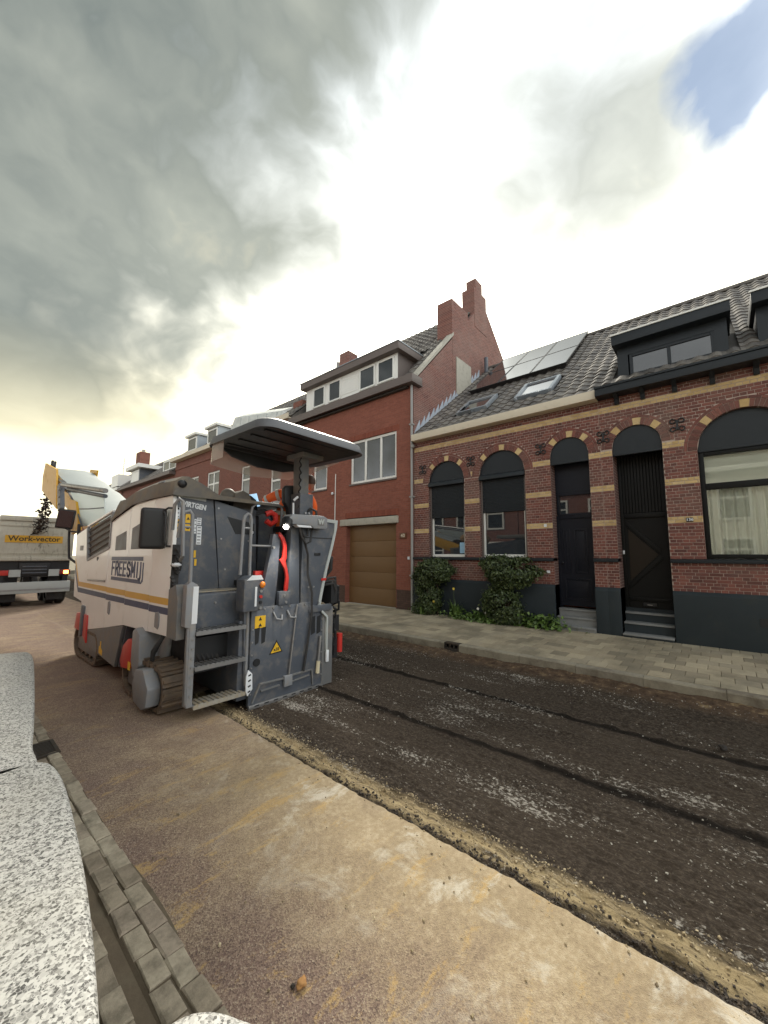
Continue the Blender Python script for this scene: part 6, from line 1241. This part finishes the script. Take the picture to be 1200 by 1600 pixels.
MB().box(TL, TR, TY, TY+.07, 1.82, 3.20).build('tailgate', m, TK, bevel=.015)
MB().box(TL, TR, TY-.04, TY+.09, 3.20, 3.38).build('top_rail', m, TK, bevel=.015); MB().box(TL, TR, TY-.05, TY+.08, 1.72, 1.86).build('bottom_rail', m, TK, bevel=.015); MB().box(TL, TR, TY-.02, TY, 1.98, 2.02).build('rib', m, TK); MB().box(TL, TR, TY-.02, TY, 3.0, 3.05).build('rib', m, TK)
for x in (TL, TR-.07): MB().box(x, x+.07, TY+.07, 26.2, 1.75, 3.36).build('side_wall', MT['tail'], TK, bevel=.01)
for k in range(6):
    for x in (TL-.03, TR): MB().box(x, x+.03, TY+.5+k*1.0, TY+.58+k*1.0, 1.8, 3.3).build('side_rib', MT['tail'], TK)
MB().box(TL, TR, TY, 26.2, 1.70, 1.80).build('body_floor', MT['tail'], TK); MB().box(TL, TR, 26.13, 26.2, 1.8, 3.7).build('headboard', MT['tail'], TK)
sg = MB().box(1.69, 3.35, TY-.012, TY-.001, 2.39, 2.66).build('sign_board', MT['yellow'], TK); lettering('lettering', 'Work-vector', .27, mat('sign_lettering', (.07, .05, .02), .6), sg, (2.52, TY-.015, 2.535), (1, 0, 0), (0, 0, 1), bold=.006, sx=1.02)
MB().box(TL+.05, TR-.05, TY+.1, 26, 1.1, 1.70).build('chassis', MT['black'], TK); MB().box(2.15, 3.05, TY-.0, TY+.1, 1.16, 1.62).build('rear_panel', MT['black'], TK, bevel=.02)
for k in range(3): MB().box(2.25, 2.95, TY-.02, TY, 1.24+k*.12, 1.28+k*.12).build('panel_rib', MT['slate'], TK)
for x0, lit in ((TL+.03, False), (TR-.36, True)):
    lh = MB().box(x0, x0+.33, TY-.04, TY+.06, 1.18, 1.36).build('light_cluster', MT['red'] if not lit else mat('lamp_red', (.25, .03, .02), .3), TK, bevel=.01)
    if lit: MB().box(x0+.12, x0+.27, TY-.05, TY-.04, 1.20, 1.33).build('lit_lamp', emit('tail_glow', (1., .28, .05), 6.), lh)
    else: MB().box(x0+.02, x0+.14, TY-.05, TY-.04, 1.20, 1.33).build('lens', mat('red_lens', (.5, .04, .02), .3), lh)
    MB().box(x0-.33 if lit else x0+.34, x0-.01 if lit else x0+.66, TY-.03, TY+.05, 1.12, 1.38).build('white_plate', MT['palegrey'], TK)
MB().box(TL, TR, TY-.06, TY+.12, .50, .92).build('underrun_bar', MT['palegrey'], TK, bevel=.02); MB().box(TL, TR, TY-.07, TY-.055, .60, .66).build('bar_ridge', MT['steel'], TK)
MB().box(TL+.1, TL+.25, TY, TY+.12, .9, 1.2).build('bar_bracket', MT['black'], TK); MB().box(TR-.25, TR-.1, TY, TY+.12, .9, 1.2).build('bar_bracket', MT['black'], TK)
def wheel(x0, x1, y, r=.50):
    w = MB(); n = 24; prof = [(x0, r*.62), (x0, r*.92), (x0+.04, r), (x1-.04, r), (x1, r*.92), (x1, r*.62)]; vs = []
    for k in range(n): a = 2*math.pi*k/n; vs += [(x, y+q*math.cos(a), r+q*math.sin(a)) for x, q in prof]
    fs = [(k*6+i, k*6+i+1, ((k+1) % n)*6+i+1, ((k+1) % n)*6+i) for k in range(n) for i in range(5)]
    wl = w.add(vs, fs).build('wheel', MT['rubber'], TK, smooth='auto'); MB().cyl((x0+.05, y, r), (x1-.05, y, r), r*.64, 20).build('rim', MT['midgrey'], wl, smooth='auto')
for y in (20.7, 22.0, 27.2): 
    for a, b_ in ((TL+.02, TL+.30), (TL+.33, TL+.60), (TR-.60, TR-.33), (TR-.30, TR-.02)): wheel(a, b_, y)
for a, b_ in ((TL+.15, TL+.65), (TR-.65, TR-.15)): MB().box(a, b_, TY+.25, TY+.27, .2, 1.1).build('mud_flap', MT['rubber'], TK)
MB().box(TL+.05, TR-.05, 26.5, 28.4, 1.0, 3.0).build('cab', MT['tail'], TK, bevel=.08); MB().box(TL+.2, TR-.2, 26.45, 26.5, 1.9, 2.7).build('rear_window', MT['glass'], TK)
# stream of millings falling off the belt
rg = random.Random(8)
def s_fall(rg):
    t_ = rg.random()**.8; z = 4.55-t_*2.2; sp_ = .06+.05*t_; return 2.62+rg.gauss(0, sp_)-.02*t_, 17.75+2.6*t_+rg.gauss(0, sp_*1.2), z
tag(chips('falling_millings', 1300, s_fall, .012, .075, MT['crumb'], .8, seed=18), 'stream of dark millings dropping from the conveyor into the truck', 'millings', kind='stuff')
# ------------------------------------------------------------------ shrubs and border plants
def leaf_mat(name, cols):
    m, b = nodes(name); k = island(); c = RAMP(k, [(i/(len(cols)-1), q) for i, q in enumerate(cols)]); LK(c, b.inputs['Base Color']); b.inputs['Roughness'].default_value = .45
    b.inputs['Subsurface Weight'].default_value = .0; return m
MT['leaf'] = leaf_mat('shrub_leaf', [(.018, .030, .012), (.040, .062, .020), (.065, .095, .030), (.11, .14, .05)])
MT['leaf2'] = leaf_mat('border_leaf', [(.04, .075, .015), (.09, .16, .03), (.16, .24, .06)])
MT['bark'] = mat('bark', (.09, .07, .05), .9, var=.3, vs=30)
def leaves(mb, pts, smin, smax, rg, elong=1.7):
    for p, nrm in pts:
        s = rg.uniform(smin, smax); d = (nrm+Vector((rg.gauss(0, .6), rg.gauss(0, .6), rg.gauss(0, .6)))).normalized(); u = d.orthogonal().normalized(); u = Matrix.Rotation(rg.uniform(0, 6.3), 3, d)@u; v = d.cross(u)
        mb.add([p-u*s*elong*.5, p+v*s*.5+d*s*.12, p+u*s*elong*.5, p-v*s*.5+d*s*.12], [(0, 1, 2), (0, 2, 3)])
def shrub(name, label, base, crowns, n, smin, smax, stems, seed):
    t = thing(name, label, 'shrub', base, 'shrubs against the house front'); rg = random.Random(seed); mb = MB()
    wts = [c[1][0]*c[1][1]+c[1][0]*c[1][2] for c in crowns]; tot = sum(wts)
    for (c, r_), w_ in zip(crowns, wts):
        c = Vector(c); clumps = []
        for _ in range(80):
            d = Vector((rg.gauss(0, 1), rg.gauss(0, 1), rg.gauss(0, 1))).normalized(); q = rg.uniform(.6, 1.0)
            clumps.append((c+Vector((d.x*r_[0]*q, d.y*r_[1]*q, d.z*r_[2]*q)), d))
        pts = []
        for _ in range(int(n*w_/tot)):
            k, d = rg.choice(clumps); o_ = Vector((rg.gauss(0, .06), rg.gauss(0, .06), rg.gauss(0, .05))); q = k+o_; q.x = min(q.x, WX-.05 if q.z > 1.25 else WX-.1); pts.append((q, (d+o_.normalized()*.7).normalized()))
        leaves(mb, pts, smin, smax, rg)
    mb.build('foliage', MT['leaf'], t)
    st = MB()
    for k in range(stems):
        x, y = base[0]+rg.uniform(-.12, .12), base[1]+rg.uniform(-.25, .25); c = rg.choice(crowns)[0]; e = Vector((c[0]+rg.uniform(-.1, .1), c[1]+rg.uniform(-.35, .35), c[2]+.1)); mid = Vector((x, y, base[2])).lerp(e, .5)+Vector((rg.uniform(-.08, .08), rg.uniform(-.1, .1), 0)); st.tube([(x, y, base[2]-.05), mid, e], [.022, .016, .008], 6)
    st.build('stem', MT['bark'], t)
shrub('round_shrub', 'broad rounded evergreen shrub under the wider shuttered window', (10.28, 4.55, .17), [((10.22, 4.35, 1.55), (.34, .82, .40)), ((10.26, 4.75, 1.75), (.28, .45, .22)), ((10.24, 4.62, .72), (.30, .52, .50)), ((10.30, 4.5, .35), (.28, .55, .2))], 21000, .030, .060, 9, 21)
shrub('round_shrub', 'smaller rounded evergreen shrub beside the grey drain pipe', (10.30, 7.0, .17), [((10.24, 6.75, 1.55), (.32, .68, .36)), ((10.30, 7.15, 1.3), (.25, .42, .3)), ((10.32, 7.05, .72), (.24, .45, .45)), ((10.32, 7.2, .35), (.25, .42, .2))], 16000, .030, .058, 7, 22)
def tuft(base, h, n, m, label, seed, spread=.25, wid=.012, name='border_plant'):
    rg = random.Random(seed); t = thing(name, label, 'plant', base, 'plants at the foot of the wall'); mb = MB(); b0 = Vector(base)
    for _ in range(n):
        a = rg.uniform(0, 6.3); d = Vector((math.cos(a)*.55, math.sin(a), 0)); s = b0+d*rg.uniform(0, spread*.5); L = h*rg.uniform(.5, 1.05); o_ = d*rg.uniform(.1, .8)*L*.7; w_ = Vector((-d.y, d.x, 0))*wid*rg.uniform(.6, 1.4)
        m1 = s+o_*.35+Vector((0, 0, L*.65)); e = s+o_+Vector((0, 0, L*rg.uniform(.55, 1.)))
        mb.add([s-w_, s+w_, m1+w_, e, m1-w_], [(0, 1, 2, 4), (4, 2, 3)])
    mb.build('leaves', m, t); return t
def leafy(base, r_, h, n, seed, label, ln=.05):
    rg = random.Random(seed); t = thing('border_plant', label, 'plant', base, 'plants at the foot of the wall'); mb = MB(); pts = []
    for _ in range(n):
        d = Vector((rg.gauss(0, .5), rg.gauss(0, .9), abs(rg.gauss(0, .6)))); p = Vector(base)+Vector((max(-.3, min(.2, d.x*r_*.6)), d.y*r_, min(d.z, 1.3)*h)); pts.append((p, Vector((d.x, d.y, .8)).normalized()))
    leaves(mb, pts, ln*.6, ln*1.2, rg, 1.4); mb.build('leaves', MT['leaf2'], t); return t
leafy((10.28, 3.65, .17), .36, .26, 420, 31, 'low leafy plant with broad leaves beside the blue stone steps', .085)
leafy((10.22, 5.62, .17), .42, .20, 520, 32, 'spreading light green plant between the two shrubs', .06)
leafy((10.08, 4.95, .16), .16, .12, 120, 33, 'small green weed at the foot of the broad shrub', .06)
tuft((10.36, 6.12, .17), .55, 90, MT['leaf2'], 'tall grassy clump with daffodils between the shrubs', 34, .35)
tuft((10.22, 7.30, .17), .36, 110, MT['leaf2'], 'arching green clump at the foot of the drain pipe', 35, .5, .016)
tuft((10.26, 5.28, .17), .38, 40, MT['leaf2'], 'slender leaved plant with white flowers beside the broad shrub', 36, .2)
MT['petal'] = mat('daffodil', (.80, .62, .10), .6); MT['wpetal'] = mat('white_flower', (.8, .8, .74), .6)
def flower(p, m, label, seed):
    rg = random.Random(seed); t = thing('flower', label, 'flower', (p[0], p[1], .17), 'flowers in the border'); MB().tube([(p[0]+.03, p[1]+.02, .16), (p[0]+.01, p[1], p[2]*.6), p], .005, 5).build('stem', MT['leaf2'], t); mb = MB()
    for k in range(6): a = k*math.pi/3; e = Vector((-.015, math.cos(a)*.045, math.sin(a)*.045)); s_ = Vector((0, -math.sin(a)*.018, math.cos(a)*.018)); q = Vector(p); mb.add([q, q+e*.6+s_, q+e, q+e*.6-s_], [(0, 1, 2, 3)])
    mb.build('petals', m, t); MB().cyl(p, (p[0]-.035, p[1], p[2]), .014, 8, .022).build('trumpet', m, t)
for k, (y, z) in enumerate(((6.05, 1.02), (6.75, .60))): flower((10.15, y, z), MT['petal'], ('pale yellow daffodil standing tall before the dark plinth', 'low yellow daffodil beside the smaller shrub')[k], k)
for k, (y, z) in enumerate(((5.26, .52), (5.02, .42))): flower((10.12, y, z), MT['wpetal'], ('white flower beside the slender leaved plant', 'small white flower close to the broad shrub')[k], 5+k)
# ------------------------------------------------------------------ houses across the street (seen mirrored in the windows)
MT['palewall'] = mat('pale_render', (.58, .55, .47), .85, var=.08, vs=1.5)
for i, (ya, yb, h, wallm, lab) in enumerate(((-9, 1.2, 6.2, MT['palewall'], 'pale rendered house across the street with white sash windows'), (1.25, 9.6, 6.0, MT['darkbrick'], 'brown brick house across the street with white framed windows'), (9.65, 20, 6.6, MT['darkbrick'], 'taller brown brick house across the street beyond the blocks'))):
    t = thing('terraced_house', lab, 'house', (-5.5, (ya+yb)/2, .05), 'houses across the street'); X = -2.6
    MB().box(-9, X, ya, yb, .0, h).build('wall', wallm, t); MB().prism([(X+.3, h), (-5.8, h+2.6), (-9, h)], 'Y', ya, yb).build('roof', MT['tile'], t); MB().box(X, X+.3, ya, yb, h-.2, h+.02).build('gutter', MT['wframe'], t)
    y = ya+.9
    while y+1.2 < yb:
        for z0, z1 in ((1.1, 2.9), (3.7, 5.3)):
            mb = MB(); frame_boxes(mb, X-.02, .08, y, y+1.2, z0, z1, .10); mb.box(X-.01, X+.05, y+.1, y+1.1, z1-.6, z1-.52); f_ = mb.build('window_frame', MT['wframe'], t); MB().box(X+.005, X+.02, y+.1, y+1.1, z0+.1, z1-.1).build('pane', MT['glass'], f_)
        y += 2.3
